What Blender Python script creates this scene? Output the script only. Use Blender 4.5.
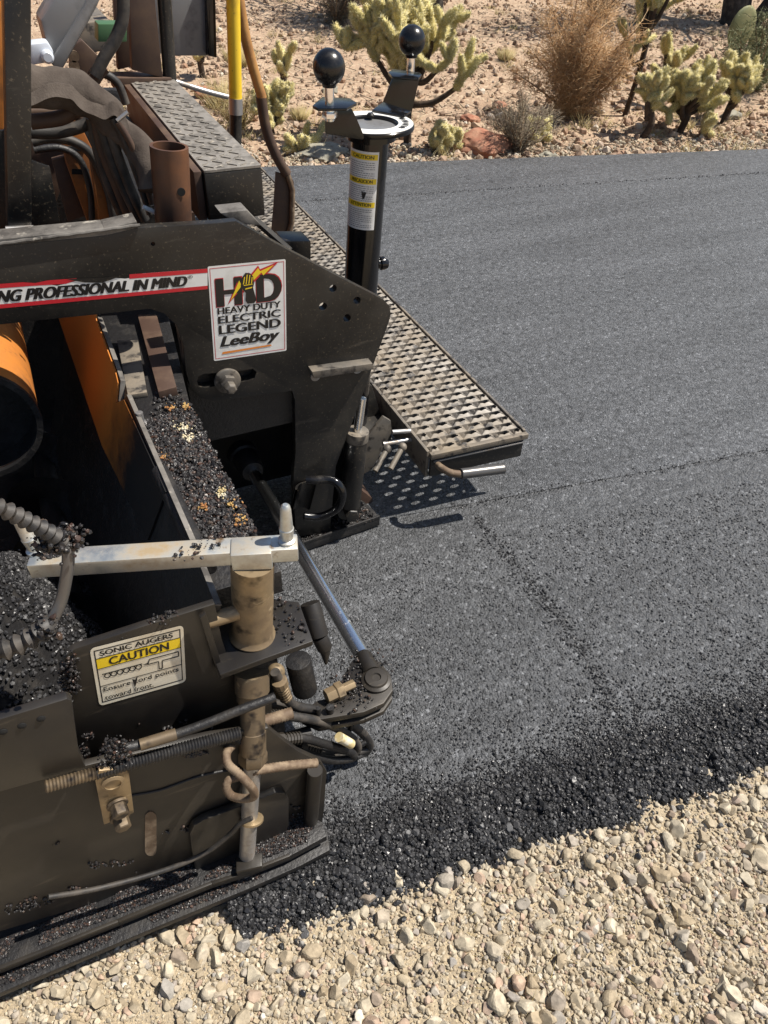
import bpy, bmesh, math, random
import numpy as np
from mathutils import Vector, Matrix, noise as mnoise
R_ = math.radians
for o in list(bpy.data.objects): bpy.data.objects.remove(o)
S = bpy.context.scene; COL = S.collection
random.seed(7); RNG = np.random.default_rng(11)
# ------------------------------------------------------------------ camera
F_PX, CX, CY, H = 734.0, 384.0, 512.0, 1.5
CR = np.array([[0.90800238, -0.25749483, 0.33049674],
               [-0.41770639, -0.61747901, 0.6665141],
               [0.03245086, -0.74324699, -0.66822964]])      # columns: camera right, down, forward
cam = bpy.data.cameras.new('camera'); cam_o = bpy.data.objects.new('camera', cam); COL.objects.link(cam_o)
m = Matrix.Identity(4)
for i in range(3):
    m[i][0] = CR[i, 0]; m[i][1] = -CR[i, 1]; m[i][2] = -CR[i, 2]
m[2][3] = H
cam_o.matrix_world = m
cam.sensor_fit = 'VERTICAL'; cam.sensor_height = 24; cam.lens = 24 * F_PX / 1024
cam.clip_start = 0.02; cam.clip_end = 500
S.camera = cam_o
# ------------------------------------------------------------------ light
SUN = Vector((0.62, -0.16, 1.0)).normalized()
w = bpy.data.worlds.new('World'); S.world = w; w.use_nodes = True
nt = w.node_tree; bg = nt.nodes['Background']
sky = nt.nodes.new('ShaderNodeTexSky'); sky.sky_type = 'NISHITA'; sky.sun_disc = False
sky.sun_elevation = math.asin(SUN.z); sky.sun_rotation = math.atan2(SUN.x, SUN.y)
nt.links.new(sky.outputs[0], bg.inputs[0]); bg.inputs[1].default_value = 0.066
sl = bpy.data.lights.new('sun', 'SUN'); sl.energy = 4.9; sl.angle = R_(0.5); sl.color = (1.0, 0.94, 0.85)
so = bpy.data.objects.new('sun', sl); COL.objects.link(so); so.rotation_euler = SUN.to_track_quat('Z', 'Y').to_euler()
S.view_settings.view_transform = 'Standard'; S.view_settings.look = 'None'
S.view_settings.exposure = 0.66; S.view_settings.gamma = 1; S.view_settings.use_curve_mapping = False
# ------------------------------------------------------------------ helpers: survey points
def ray(u, v): return CR @ np.array([u - CX, v - CY, F_PX])
def PY(u, v, y): d = ray(u, v); d = d * (y / d[1]); return Vector((d[0], d[1], d[2] + H))
def PZ(u, v, z): d = ray(u, v); d = d * ((z - H) / d[2]); return Vector((d[0], d[1], d[2] + H))
def PX(u, v, x): d = ray(u, v); d = d * (x / d[0]); return Vector((d[0], d[1], d[2] + H))
def depth(p): return float(CR[:, 2] @ np.array([p[0], p[1], p[2] - H]))
def PP(u, v, p0, n):
    d = ray(u, v); k = (np.array(p0) - np.array([0, 0, H])) @ np.array(n) / (d @ np.array(n)); d = d * k; return Vector((d[0], d[1], d[2] + H))
def rad(p, px): return px * depth(p) / F_PX
# ------------------------------------------------------------------ helpers: materials
def N(nt, t, **k):
    n = nt.nodes.new(t)
    for a, b in k.items(): setattr(n, a, b)
    return n
def ramp(nt, src, stops, interp='LINEAR'):
    r = N(nt, 'ShaderNodeValToRGB'); r.color_ramp.interpolation = interp
    e = r.color_ramp.elements
    while len(e) < len(stops): e.new(0.5)
    for q, (p, c) in zip(e, stops):
        q.position = p; q.color = (*c, 1) if len(c) == 3 else c
    nt.links.new(src, r.inputs[0]); return r.outputs[0]
def noise(nt, scale, detail=4, rough=0.6, vec=None):
    n = N(nt, 'ShaderNodeTexNoise'); n.inputs['Scale'].default_value = scale
    n.inputs['Detail'].default_value = detail; n.inputs['Roughness'].default_value = rough
    if vec is not None: nt.links.new(vec, n.inputs['Vector'])
    return n.outputs['Fac']
def mixc(nt, fac, a, b):
    x = N(nt, 'ShaderNodeMix', data_type='RGBA')
    for sock, val in ((x.inputs[0], fac), (x.inputs[6], a), (x.inputs[7], b)):
        if isinstance(val, (int, float)): sock.default_value = val
        elif isinstance(val, tuple): sock.default_value = (*val, 1)
        else: nt.links.new(val, sock)
    return x.outputs[2]
def new_mat(name):
    mt = bpy.data.materials.new(name); mt.use_nodes = True
    nt = mt.node_tree; b = nt.nodes['Principled BSDF']
    tc = N(nt, 'ShaderNodeTexCoord').outputs['Object']
    return mt, nt, b, tc
def bump(nt, b, h, strength=0.3, dist=0.002):
    n = N(nt, 'ShaderNodeBump'); n.inputs['Strength'].default_value = strength; n.inputs['Distance'].default_value = dist
    nt.links.new(h, n.inputs['Height']); nt.links.new(n.outputs[0], b.inputs['Normal'])
def M(name, col, rough=0.5, metal=0.0, col2=None, nscale=9, lo=0.45, hi=0.65, speck=None, sscale=90, slo=0.62, shi=0.68,
      bmp=0.15, bscale=120, bdist=0.001, rough2=None, spec=0.5, scuff=None):
    mt, nt, b, tc = new_mat(name)
    c = col
    if col2:
        f = ramp(nt, noise(nt, nscale, 6, 0.65, tc), [(lo, (0, 0, 0)), (hi, (1, 1, 1))])
        c = mixc(nt, f, col, col2)
        nr = N(nt, 'ShaderNodeMapRange'); nt.links.new(f, nr.inputs[0])
        nr.inputs[3].default_value = rough; nr.inputs[4].default_value = rough2 if rough2 is not None else min(1, rough + 0.25)
        nt.links.new(nr.outputs[0], b.inputs['Roughness'])
        if metal > 0:
            nm = N(nt, 'ShaderNodeMapRange'); nt.links.new(f, nm.inputs[0])
            nm.inputs[3].default_value = metal; nm.inputs[4].default_value = metal * 0.25
            nt.links.new(nm.outputs[0], b.inputs['Metallic'])
    else:
        b.inputs['Roughness'].default_value = rough; b.inputs['Metallic'].default_value = metal
    if speck:
        f2 = ramp(nt, noise(nt, sscale, 3, 0.6, tc), [(slo, (0, 0, 0)), (shi, (1, 1, 1))])
        c = mixc(nt, f2, c, speck)
    if scuff:
        mp = N(nt, 'ShaderNodeMapping'); mp.inputs['Scale'].default_value = (5, 30, 34); mp.inputs['Rotation'].default_value = (.3, .55, .2); nt.links.new(tc, mp.inputs[0])
        f3 = ramp(nt, noise(nt, 1.0, 7, .72, mp.outputs[0]), [(.60, (0, 0, 0)), (.68, (.7,) * 3)]); c = mixc(nt, f3, c, scuff)
    if isinstance(c, tuple): b.inputs['Base Color'].default_value = (*c, 1)
    else: nt.links.new(c, b.inputs['Base Color'])
    b.inputs['Specular IOR Level'].default_value = spec
    if bmp: bump(nt, b, noise(nt, bscale, 5, 0.6, tc), bmp, bdist)
    return mt
def island_mat(name, stops, rough=0.85, nscale=60, var=0.35, bmp=0.4, bscale=250, spec=0.3, rough_lo=None):
    mt, nt, b, tc = new_mat(name)
    g = N(nt, 'ShaderNodeNewGeometry').outputs['Random Per Island']
    c = ramp(nt, g, stops)
    f = ramp(nt, noise(nt, nscale, 5, 0.65, tc), [(0.3, (1 - var,) * 3), (0.7, (1 + var * 0.4,) * 3)])
    x = N(nt, 'ShaderNodeMix', data_type='RGBA', blend_type='MULTIPLY'); x.inputs[0].default_value = 1
    nt.links.new(c, x.inputs[6]); nt.links.new(f, x.inputs[7])
    nt.links.new(x.outputs[2], b.inputs['Base Color'])
    b.inputs['Roughness'].default_value = rough; b.inputs['Specular IOR Level'].default_value = spec
    if rough_lo is not None:
        wn = N(nt, 'ShaderNodeTexWhiteNoise', noise_dimensions='1D'); nt.links.new(g, wn.inputs['W'])
        nr = N(nt, 'ShaderNodeMapRange'); nt.links.new(wn.outputs[0], nr.inputs[0])
        nr.inputs[3].default_value = rough_lo; nr.inputs[4].default_value = rough
        nt.links.new(nr.outputs[0], b.inputs['Roughness'])
    if bmp: bump(nt, b, noise(nt, bscale, 4, 0.6, tc), bmp, 0.001)
    return mt
K = {}
K['black'] = M('black_paint', (.0105, .010, .0098), .31, 0, (.032, .028, .022), 7, .42, .72, speck=(.11, .088, .06), sscale=160, slo=.6, shi=.72, bmp=.1, scuff=(.06, .052, .042))
K['gloss'] = M('gloss_black', (.006, .006, .007), .16, 0, (.03, .027, .024), 14, .58, .8, bmp=.02)
K['knob'] = M('knob_black', (.008, .008, .009), .24, 0, (.02, .018, .017), 60, .5, .8, bmp=.03, bscale=40)
K['gate'] = M('dusty_dark_steel', (.017, .0145, .0115), .34, 0, (.036, .0295, .022), 4, .35, .7, speck=(.010, .009, .009), sscale=6.5, slo=.44, shi=.66, bmp=.14, bscale=90, scuff=(.085, .068, .048))
K['tar'] = M('tar_black', (.010, .0095, .01), .5, 0, (.03, .026, .022), 25, .5, .75, bmp=.6, bscale=120, bdist=.003)
K['zinc'] = M('zinc_plate', (.58, .6, .58), .36, .85, (.33, .25, .15), 13, .42, .68, speck=(.2, .13, .07), sscale=45, slo=.64, shi=.74, bmp=.06)
K['brass'] = M('yellow_zinc', (.34, .255, .15), .42, .7, (.15, .105, .06), 11, .38, .66, speck=(.035, .025, .016), sscale=24, slo=.56, shi=.70, bmp=.15, scuff=(.5, .4, .26))
K['brassdark'] = M('grimy_brass', (.19, .14, .085), .42, .65, (.075, .055, .036), 12, .36, .66, speck=(.018, .014, .012), sscale=26, slo=.55, shi=.68, bmp=.15, scuff=(.36, .28, .17))
K['chrome'] = M('chrome', (.88, .89, .9), .2, 1.0, (.4, .38, .36), 30, .62, .75, rough2=.3, bmp=0)
K['steel'] = M('worn_steel', (.42, .41, .4), .4, .8, (.2, .15, .1), 18, .5, .7, bmp=.1)
K['rust'] = M('rusty_steel', (.12, .08, .05), .7, .15, (.24, .18, .12), 40, .45, .65, bmp=.4, bscale=200)
K['rustdark'] = M('brown_primer', (.055, .03, .02), .6, 0, (.10, .06, .035), 12, .45, .7, bmp=.15)
K['orange'] = M('orange_paint', (.46, .165, .03), .5, 0, (.28, .105, .025), 7, .45, .75, speck=(.03, .022, .016), sscale=7, slo=.56, shi=.72, bmp=.06, scuff=(.10, .05, .025))
K['orangeshaded'] = M('dirty_shaded_orange_paint', (.26, .085, .014), .5, 0, (.12, .045, .014), 9, .4, .7, speck=(.02, .015, .012), sscale=14, slo=.56, shi=.7, bmp=.08)  # shade on the lift arms is put into this darker orange; specks are dirt
K['pipe'] = M('rusty_pipe_orange_reflection', (.075, .038, .024), .45, .2, (.15, .06, .022), 8, .42, .7, bmp=.15)  # rust brown, with an orange reflection mixed into the colour
def liner_mat():  # black towards the near end, orange farther back, broken up by noise
    mt, nt, b, tc = new_mat('black_to_orange_liner'); sp = N(nt, 'ShaderNodeSeparateXYZ'); nt.links.new(tc, sp.inputs[0])
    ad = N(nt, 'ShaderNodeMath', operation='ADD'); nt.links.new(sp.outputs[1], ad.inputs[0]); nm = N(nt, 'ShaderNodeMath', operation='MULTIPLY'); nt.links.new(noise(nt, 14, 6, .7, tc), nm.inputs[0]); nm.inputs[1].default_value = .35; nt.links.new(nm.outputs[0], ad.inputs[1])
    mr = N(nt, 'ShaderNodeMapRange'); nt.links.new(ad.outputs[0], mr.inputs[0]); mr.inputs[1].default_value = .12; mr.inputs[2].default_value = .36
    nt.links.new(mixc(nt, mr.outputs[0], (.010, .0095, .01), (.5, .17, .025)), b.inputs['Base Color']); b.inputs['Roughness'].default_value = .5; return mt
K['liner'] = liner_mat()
K['yellow'] = M('yellow_paint', (.82, .55, .03), .4, 0, (.55, .35, .03), 12, .55, .75, speck=(.1, .07, .03), sscale=70, slo=.66, shi=.72, bmp=.05)
K['wood'] = M('ash_wood', (.42, .22, .07), .5, 0, (.28, .13, .04), 16, .4, .65, bmp=.1)
K['hose'] = M('rubber_hose', (.02, .0185, .0175), .55, 0, (.09, .075, .06), 22, .45, .72, bmp=.25, bscale=300)
K['greyrod'] = M('grey_conduit', (.13, .125, .12), .35, .5, (.07, .06, .055), 20, .5, .7, bmp=.1)
K['fabric'] = M('heat_sleeve', (.10, .083, .07), .95, 0, (.05, .04, .034), 10, .4, .65, bmp=.6, bscale=260, bdist=.002, spec=.1)
K['grate'] = M('dusty_grating', (.125, .114, .10), .5, .3, (.24, .195, .14), 5, .40, .70, speck=(.035, .031, .028), sscale=34, slo=.53, shi=.66, bmp=.25, bscale=180)
K['tread'] = M('worn_tread', (.30, .275, .24), .5, .35, (.09, .082, .072), 22, .42, .62, speck=(.4, .36, .3), sscale=80, slo=.6, shi=.7, bmp=.4, bscale=90)
K['ledge'] = M('worn_ledge', (.2, .185, .165), .5, .3, (.05, .045, .04), 12, .42, .62, speck=(.36, .33, .28), sscale=40, slo=.62, shi=.72, bmp=.2)
K['white'] = M('decal_white', (.78, .77, .73), .35, 0, (.6, .58, .52), 14, .5, .75, bmp=0)
K['cream'] = M('decal_cream', (.74, .68, .54), .4, 0, (.55, .46, .32), 16, .45, .75, speck=(.15, .1, .06), sscale=70, slo=.69, shi=.73, bmp=0)
K['ink'] = M('decal_ink', (.012, .011, .011), .4, bmp=0)
K['inkgrey'] = M('decal_grey_ink', (.2, .2, .2), .4, bmp=0)
K['red'] = M('decal_red', (.55, .02, .03), .4, bmp=0)
K['dyel'] = M('decal_yellow', (.85, .6, .02), .38, bmp=0)
K['dora'] = M('decal_orange', (.75, .25, .04), .4, bmp=0)
K['greymet'] = M('grey_housing', (.2, .2, .2), .4, .2, (.1, .095, .09), 14, .5, .7, bmp=.06)
K['bluewhite'] = M('pale_housing', (.6, .64, .7), .4, .1, (.4, .42, .45), 20, .5, .7, bmp=.05)
K['green'] = M('green_bin', (.05, .12, .05), .5, bmp=.05)
K['hole'] = M('dark_cavity', (.004, .004, .004), .9, bmp=0)
# asphalt in three states
def asphalt_mat(name, a, b_, s1, s2, bstr, bd, blot=.5, r0=.42, r1=.75):
    mt, nt, b, tc = new_mat(name)
    v = N(nt, 'ShaderNodeTexVoronoi'); v.inputs['Scale'].default_value = s1; v.inputs['Randomness'].default_value = 1
    nt.links.new(tc, v.inputs['Vector'])
    v2 = N(nt, 'ShaderNodeTexVoronoi'); v2.inputs['Scale'].default_value = s2; nt.links.new(tc, v2.inputs['Vector'])
    sep = N(nt, 'ShaderNodeSeparateColor'); nt.links.new(v.outputs['Color'], sep.inputs[0])
    c = ramp(nt, sep.outputs[0], [(0, a), (.55, b_), (.93, tuple(x * 1.3 for x in b_)), (1, tuple(x * 2.4 for x in b_))])
    f = ramp(nt, noise(nt, 36, 6, .8, tc), [(.38, (blot,) * 3), (.52, (1, 1, 1))])
    mp = N(nt, 'ShaderNodeMapping'); mp.inputs['Scale'].default_value = (.35, 2.6, 1); mp.inputs['Rotation'].default_value = (0, 0, .15); nt.links.new(tc, mp.inputs[0])
    f2 = ramp(nt, noise(nt, 2.2, 6, .65, mp.outputs[0]), [(.3, (.76,) * 3), (.7, (1.18,) * 3)])
    x = N(nt, 'ShaderNodeMix', data_type='RGBA', blend_type='MULTIPLY'); x.inputs[0].default_value = 1
    nt.links.new(c, x.inputs[6]); nt.links.new(f, x.inputs[7])
    x2 = N(nt, 'ShaderNodeMix', data_type='RGBA', blend_type='MULTIPLY'); x2.inputs[0].default_value = 1
    nt.links.new(x.outputs[2], x2.inputs[6]); nt.links.new(f2, x2.inputs[7])
    nt.links.new(x2.outputs[2], b.inputs['Base Color'])
    nr = N(nt, 'ShaderNodeMapRange'); nt.links.new(sep.outputs[1], nr.inputs[0])
    nr.inputs[3].default_value = r0; nr.inputs[4].default_value = r1
    nt.links.new(nr.outputs[0], b.inputs['Roughness'])
    ma = N(nt, 'ShaderNodeMath', operation='ADD'); nt.links.new(v.outputs['Distance'], ma.inputs[0])
    mm = N(nt, 'ShaderNodeMath', operation='MULTIPLY'); nt.links.new(v2.outputs['Distance'], mm.inputs[0]); mm.inputs[1].default_value = .6
    nt.links.new(mm.outputs[0], ma.inputs[1])
    ma2 = N(nt, 'ShaderNodeMath', operation='ADD'); nt.links.new(ma.outputs[0], ma2.inputs[0]); nt.links.new(noise(nt, 45, 5, .7, tc), ma2.inputs[1])
    n = N(nt, 'ShaderNodeBump', invert=True); n.inputs['Strength'].default_value = bstr; n.inputs['Distance'].default_value = bd
    nt.links.new(ma2.outputs[0], n.inputs['Height']); nt.links.new(n.outputs[0], b.inputs['Normal'])
    return mt
K['road_far'] = asphalt_mat('asphalt_rolled', (.062, .065, .070), (.098, .102, .109), 150, 330, .85, .006, .36)
K['road_near'] = asphalt_mat('asphalt_fresh', (.048, .050, .053), (.078, .081, .086), 125, 280, .9, .005, .6, .36, .7)
K['road_old'] = asphalt_mat('asphalt_joint_strip', (.052, .054, .058), (.080, .083, .089), 130, 300, .7, .005, .45)
K['loose'] = asphalt_mat('asphalt_loose', (.014, .014, .015), (.03, .03, .032), 190, 420, 1.0, .008, .45, .3, .7)
K['crumb'] = island_mat('asphalt_crumb', [(0, (.012, .012, .013)), (.6, (.024, .024, .026)), (.93, (.045, .044, .046)), (1, (.12, .12, .12))], .72, 120, .4, .5, 400, .5, .28)
K['agg'] = island_mat('asphalt_aggregate', [(0, (.035, .036, .038)), (.6, (.065, .067, .07)), (.93, (.09, .09, .094)), (1, (.16, .16, .16))], .7, 120, .35, .5, 400, .5, .35)
K['crumbbr'] = island_mat('asphalt_crumb_mixed', [(0, (.012, .011, .011)), (.78, (.025, .022, .022)), (.9, (.06, .03, .02)), (1, (.08, .06, .045))], .6, 120, .4, .5, 400, .5, .3)
K['sealant'] = M('yellow_residue', (.5, .4, .2), .7, 0, (.62, .58, .46), 50, .45, .6, bmp=.5)
K['sealant_o'] = M('orange_residue', (.3, .13, .04), .7, 0, (.42, .28, .1), 50, .45, .6, bmp=.5)
K['gravel'] = island_mat('gravel_stone', [(0, (.34, .27, .18)), (.35, (.42, .36, .265)), (.6, (.50, .44, .335)), (.78, (.37, .31, .235)), (.84, (.30, .285, .26)), (.90, (.46, .33, .24)), (.95, (.27, .22, .17)), (1, (.62, .57, .48))], .9, 70, .4, .5, 260, .2)
K['dirt'] = M('gravel_fines', (.385, .32, .225), .95, 0, (.27, .22, .155), 9, .35, .7, speck=(.48, .39, .26), sscale=240, slo=.5, shi=.6, bmp=.9, bscale=160, bdist=.006, spec=.15)
K['desert'] = M('desert_soil', (.42, .305, .215), .95, 0, (.29, .20, .135), 2.6, .35, .7, speck=(.46, .36, .25), sscale=26, slo=.53, shi=.62, bmp=.9, bscale=30, bdist=.02, spec=.1)
K['dgravel'] = island_mat('desert_stone', [(0, (.20, .135, .095)), (.4, (.40, .285, .20)), (.7, (.50, .39, .28)), (.88, (.33, .20, .13)), (1, (.62, .55, .45))], .9, 30, .3, .3, 90, .15)
K['redrock'] = M('red_rock', (.30, .12, .07), .9, 0, (.4, .22, .14), 12, .4, .65, bmp=.7, bscale=40, bdist=.006)
K['greyrock'] = M('grey_rock', (.30, .28, .22), .9, 0, (.16, .15, .12), 14, .4, .65, bmp=.7, bscale=40, bdist=.006)
def leafy(name, stops, trans=.25, rough=.7):
    mt = island_mat(name, stops, rough, 30, .25, 0, 90, .2)
    nt = mt.node_tree; b = nt.nodes['Principled BSDF']; out = nt.nodes['Material Output']
    t = N(nt, 'ShaderNodeBsdfTranslucent'); src = b.inputs['Base Color'].links[0].from_socket
    nt.links.new(src, t.inputs[0]); mx = N(nt, 'ShaderNodeMixShader'); mx.inputs[0].default_value = trans
    nt.links.new(b.outputs[0], mx.inputs[1]); nt.links.new(t.outputs[0], mx.inputs[2]); nt.links.new(mx.outputs[0], out.inputs[0])
    return mt
K['spine'] = leafy('cholla_spine', [(0, (.78, .70, .34)), (.6, (.92, .84, .5)), (1, (.95, .9, .66))], .4)
K['cholla'] = M('cholla_flesh', (.42, .35, .12), .8, 0, (.60, .51, .22), 26, .4, .65, bmp=.4, bscale=60)
K['ctrunk'] = M('cholla_bark', (.045, .03, .02), .95, 0, (.12, .08, .05), 20, .45, .7, bmp=.8, bscale=50, bdist=.01)
K['twig_gold'] = leafy('golden_twig', [(0, (.48, .27, .12)), (.6, (.68, .43, .22)), (1, (.78, .58, .36))], .2)
K['twig_grey'] = leafy('grey_twig', [(0, (.16, .12, .085)), (.6, (.27, .22, .16)), (1, (.36, .3, .2))], .15)
K['twig_green'] = leafy('grey_green_twig', [(0, (.10, .12, .055)), (.6, (.18, .2, .10)), (1, (.3, .3, .18))], .2)
K['stem'] = M('shrub_stem', (.24, .16, .09), .9, 0, (.36, .25, .15), 30, bmp=.2)
K['straw'] = leafy('dry_grass', [(0, (.38, .28, .12)), (.6, (.52, .42, .2)), (1, (.6, .52, .3))], .3)
K['leaf'] = leafy('small_leaf', [(0, (.05, .075, .025)), (.6, (.085, .11, .04)), (1, (.12, .14, .06))], .3)
K['bark'] = M('tree_bark', (.035, .028, .024), .95, 0, (.10, .085, .07), 18, .45, .7, bmp=.8, bscale=40, bdist=.01)
K['pad'] = M('cactus_pad', (.14, .15, .06), .6, 0, (.24, .22, .1), 14, .4, .7, speck=(.6, .55, .35), sscale=60, slo=.66, shi=.7, bmp=.2)
# ------------------------------------------------------------------ helpers: mesh
class B:
    def __init__(s): s.v = []; s.f = []; s.m = []
    def face(s, pts, mi=0):
        n = len(s.v); s.v += [Vector(p) for p in pts]; s.f.append(tuple(range(n, n + len(pts)))); s.m.append(mi); return s
    def prism(s, pts, ext, mi=0):
        pts = [Vector(p) for p in pts]; ext = Vector(ext); k = len(pts)
        nrm = Vector((0, 0, 0))
        for i in range(k): nrm += pts[i].cross(pts[(i + 1) % k])
        if nrm.dot(ext) > 0: pts = pts[::-1]
        n = len(s.v); s.v += pts + [p + ext for p in pts]
        s.f.append(tuple(range(n, n + k))); s.f.append(tuple(range(n + 2 * k - 1, n + k - 1, -1)))
        for i in range(k):
            j = (i + 1) % k; s.f.append((n + j, n + i, n + k + i, n + k + j))
        s.m += [mi] * (k + 2); return s
    def box(s, a, b, mi=0):
        x0, y0, z0 = a; x1, y1, z1 = b
        return s.prism([(x0, y0, z0), (x1, y0, z0), (x1, y1, z0), (x0, y1, z0)], (0, 0, z1 - z0), mi)
    def tube(s, path, r, seg=12, mi=0, caps=True):
        P = [Vector(p) for p in path]; n0 = len(s.v); k = len(P)
        rs = r if isinstance(r, (list, tuple)) else [r] * k
        t0 = (P[1] - P[0]).normalized(); u = t0.orthogonal().normalized()
        for i in range(k):
            t = (P[min(i + 1, k - 1)] - P[max(i - 1, 0)])
            if t.length < 1e-9: t = t0.copy()
            t.normalize(); u = (u - t * u.dot(t))
            if u.length < 1e-6: u = t.orthogonal()
            u.normalize(); v = t.cross(u)
            for j in range(seg):
                a = 2 * math.pi * j / seg
                s.v.append(P[i] + (u * math.cos(a) + v * math.sin(a)) * rs[i])
        for i in range(k - 1):
            for j in range(seg):
                a = n0 + i * seg + j; b = n0 + i * seg + (j + 1) % seg
                s.f.append((a, b, b + seg, a + seg)); s.m.append(mi)
        if caps:
            s.f.append(tuple(n0 + j for j in range(seg - 1, -1, -1))); s.m.append(mi)
            s.f.append(tuple(n0 + (k - 1) * seg + j for j in range(seg))); s.m.append(mi)
        return s
    def lathe(s, base, axis, prof, seg=24, mi=0, ring=False):
        if ring: prof = list(prof) + [prof[0]]
        base = Vector(base); axis = Vector(axis).normalized(); u = axis.orthogonal().normalized(); v = axis.cross(u); n0 = len(s.v); k = len(prof)
        for r, h in prof:
            for j in range(seg):
                a = 2 * math.pi * j / seg; s.v.append(base + axis * h + (u * math.cos(a) + v * math.sin(a)) * max(r, 1e-5))
        for i in range(k - 1):
            for j in range(seg):
                a = n0 + i * seg + j; b = n0 + i * seg + (j + 1) % seg
                s.f.append((a, b, b + seg, a + seg)); s.m.append(mi)
        if ring: return s
        s.f.append(tuple(n0 + j for j in range(seg - 1, -1, -1))); s.m.append(mi)
        s.f.append(tuple(n0 + (k - 1) * seg + j for j in range(seg))); s.m.append(mi)
        return s
    def ball(s, c, r, mi=0, seg=28, ring=16, sc=1.0):
        return s.lathe(Vector(c) - Vector((0, 0, r * sc)), (0, 0, 1), [(r * math.sin(math.pi * i / ring), r * sc * (1 - math.cos(math.pi * i / ring))) for i in range(ring + 1)], seg, mi)
    def hexbolt(s, c, axis, r, h, washer=0, mi=0):
        c = Vector(c); a = Vector(axis).normalized()
        if washer: s.lathe(c, a, [(washer, 0), (washer, h * .25)], 20, mi); c = c + a * h * .25
        s.lathe(c, a, [(r, 0), (r, h * .9), (r * .85, h)], 6, mi); return s
def smooth_path(pts, sub=6):
    P = [Vector(p) for p in pts]; out = []
    for i in range(len(P) - 1):
        p0 = P[max(i - 1, 0)]; p1 = P[i]; p2 = P[i + 1]; p3 = P[min(i + 2, len(P) - 1)]
        for k in range(sub):
            t = k / sub
            out.append(.5 * ((2 * p1) + (p2 - p0) * t + (2 * p0 - 5 * p1 + 4 * p2 - p3) * t * t + (3 * p1 - p0 - 3 * p2 + p3) * t ** 3))
    out.append(P[-1]); return out
def ribbed(path, step, r, dr):
    P = [Vector(p) for p in path]; out = []; rs = []; acc = 0; k = 0
    L = [0]
    for i in range(1, len(P)): L.append(L[-1] + (P[i] - P[i - 1]).length)
    n = max(4, int(L[-1] / step * 2)); j = 0
    for q in range(n + 1):
        d = L[-1] * q / n
        while j < len(P) - 2 and L[j + 1] < d: j += 1
        t = (d - L[j]) / max(1e-9, L[j + 1] - L[j]); out.append(P[j].lerp(P[j + 1], t)); rs.append(r + (dr if q % 2 else -dr))
    return out, rs
ROOT = {}
def link_mesh(name, me, mats, parent=None):
    o = bpy.data.objects.new(name, me); COL.objects.link(o)
    for q in (mats if isinstance(mats, (list, tuple)) else [mats]): me.materials.append(K[q] if isinstance(q, str) else q)
    if parent is not None: o.parent = parent
    return o
def root_loc(o):
    while o.parent is not None: o = o.parent
    return o.location.copy()
def obj(name, b, mats, parent=None, bevel=0, angle=35, origin=None, wob=0):
    me = bpy.data.meshes.new(name)
    off = root_loc(parent) if parent is not None else (Vector(origin) if origin is not None else Vector((0, 0, 0)))
    me.from_pydata([tuple(Vector(p) - off) for p in b.v], [], b.f)
    me.polygons.foreach_set('material_index', b.m)
    bm = bmesh.new(); bm.from_mesh(me)
    bmesh.ops.recalc_face_normals(bm, faces=bm.faces)
    if bevel:
        es = [e for e in bm.edges if len(e.link_faces) == 2 and e.calc_face_angle(0) > R_(35)]
        if es: bmesh.ops.bevel(bm, geom=es, offset=bevel, segments=2, profile=.6, affect='EDGES', clamp_overlap=True)
    bm.to_mesh(me); bm.free()
    me.polygons.foreach_set('use_smooth', [True] * len(me.polygons)); me.set_sharp_from_angle(angle=R_(angle))
    o = link_mesh(name, me, mats, parent)
    if parent is None: o.location = off
    return o
def tag(o, label=None, cat=None, group=None, kind=None):
    for a, b in (('label', label), ('category', cat), ('group', group), ('kind', kind)):
        if b: o[a] = b
    return o
def thing(name, loc, label, cat, group=None):
    o = bpy.data.objects.new(name, None); o.empty_display_size = .05; COL.objects.link(o); o.location = loc
    return tag(o, label, cat, group)
def plate(name, px, y, th, mats, parent=None, bevel=.0015, mi=0):
    return obj(name, B().prism([PY(u, v, y) for u, v in px], (0, th, 0), mi), mats, parent, bevel)
def boolean_cut(o, cutters):
    for cb in cutters:
        me = bpy.data.meshes.new('cut'); me.from_pydata([tuple(p - root_loc(o)) for p in cb.v], [], cb.f)
        bm = bmesh.new(); bm.from_mesh(me); bmesh.ops.recalc_face_normals(bm, faces=bm.faces); bm.to_mesh(me); bm.free()
        c = bpy.data.objects.new('cut', me); COL.objects.link(c); c.parent = o.parent if o.parent else None
        md = o.modifiers.new('b', 'BOOLEAN'); md.object = c; md.operation = 'DIFFERENCE'; md.solver = 'EXACT'
        bpy.context.view_layer.update()
        dg = bpy.context.evaluated_depsgraph_get(); nm = bpy.data.meshes.new_from_object(o.evaluated_get(dg))
        o.modifiers.clear(); o.data = nm; bpy.data.objects.remove(c)
    o.data.polygons.foreach_set('use_smooth', [True] * len(o.data.polygons)); o.data.set_sharp_from_angle(angle=R_(35))
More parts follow.
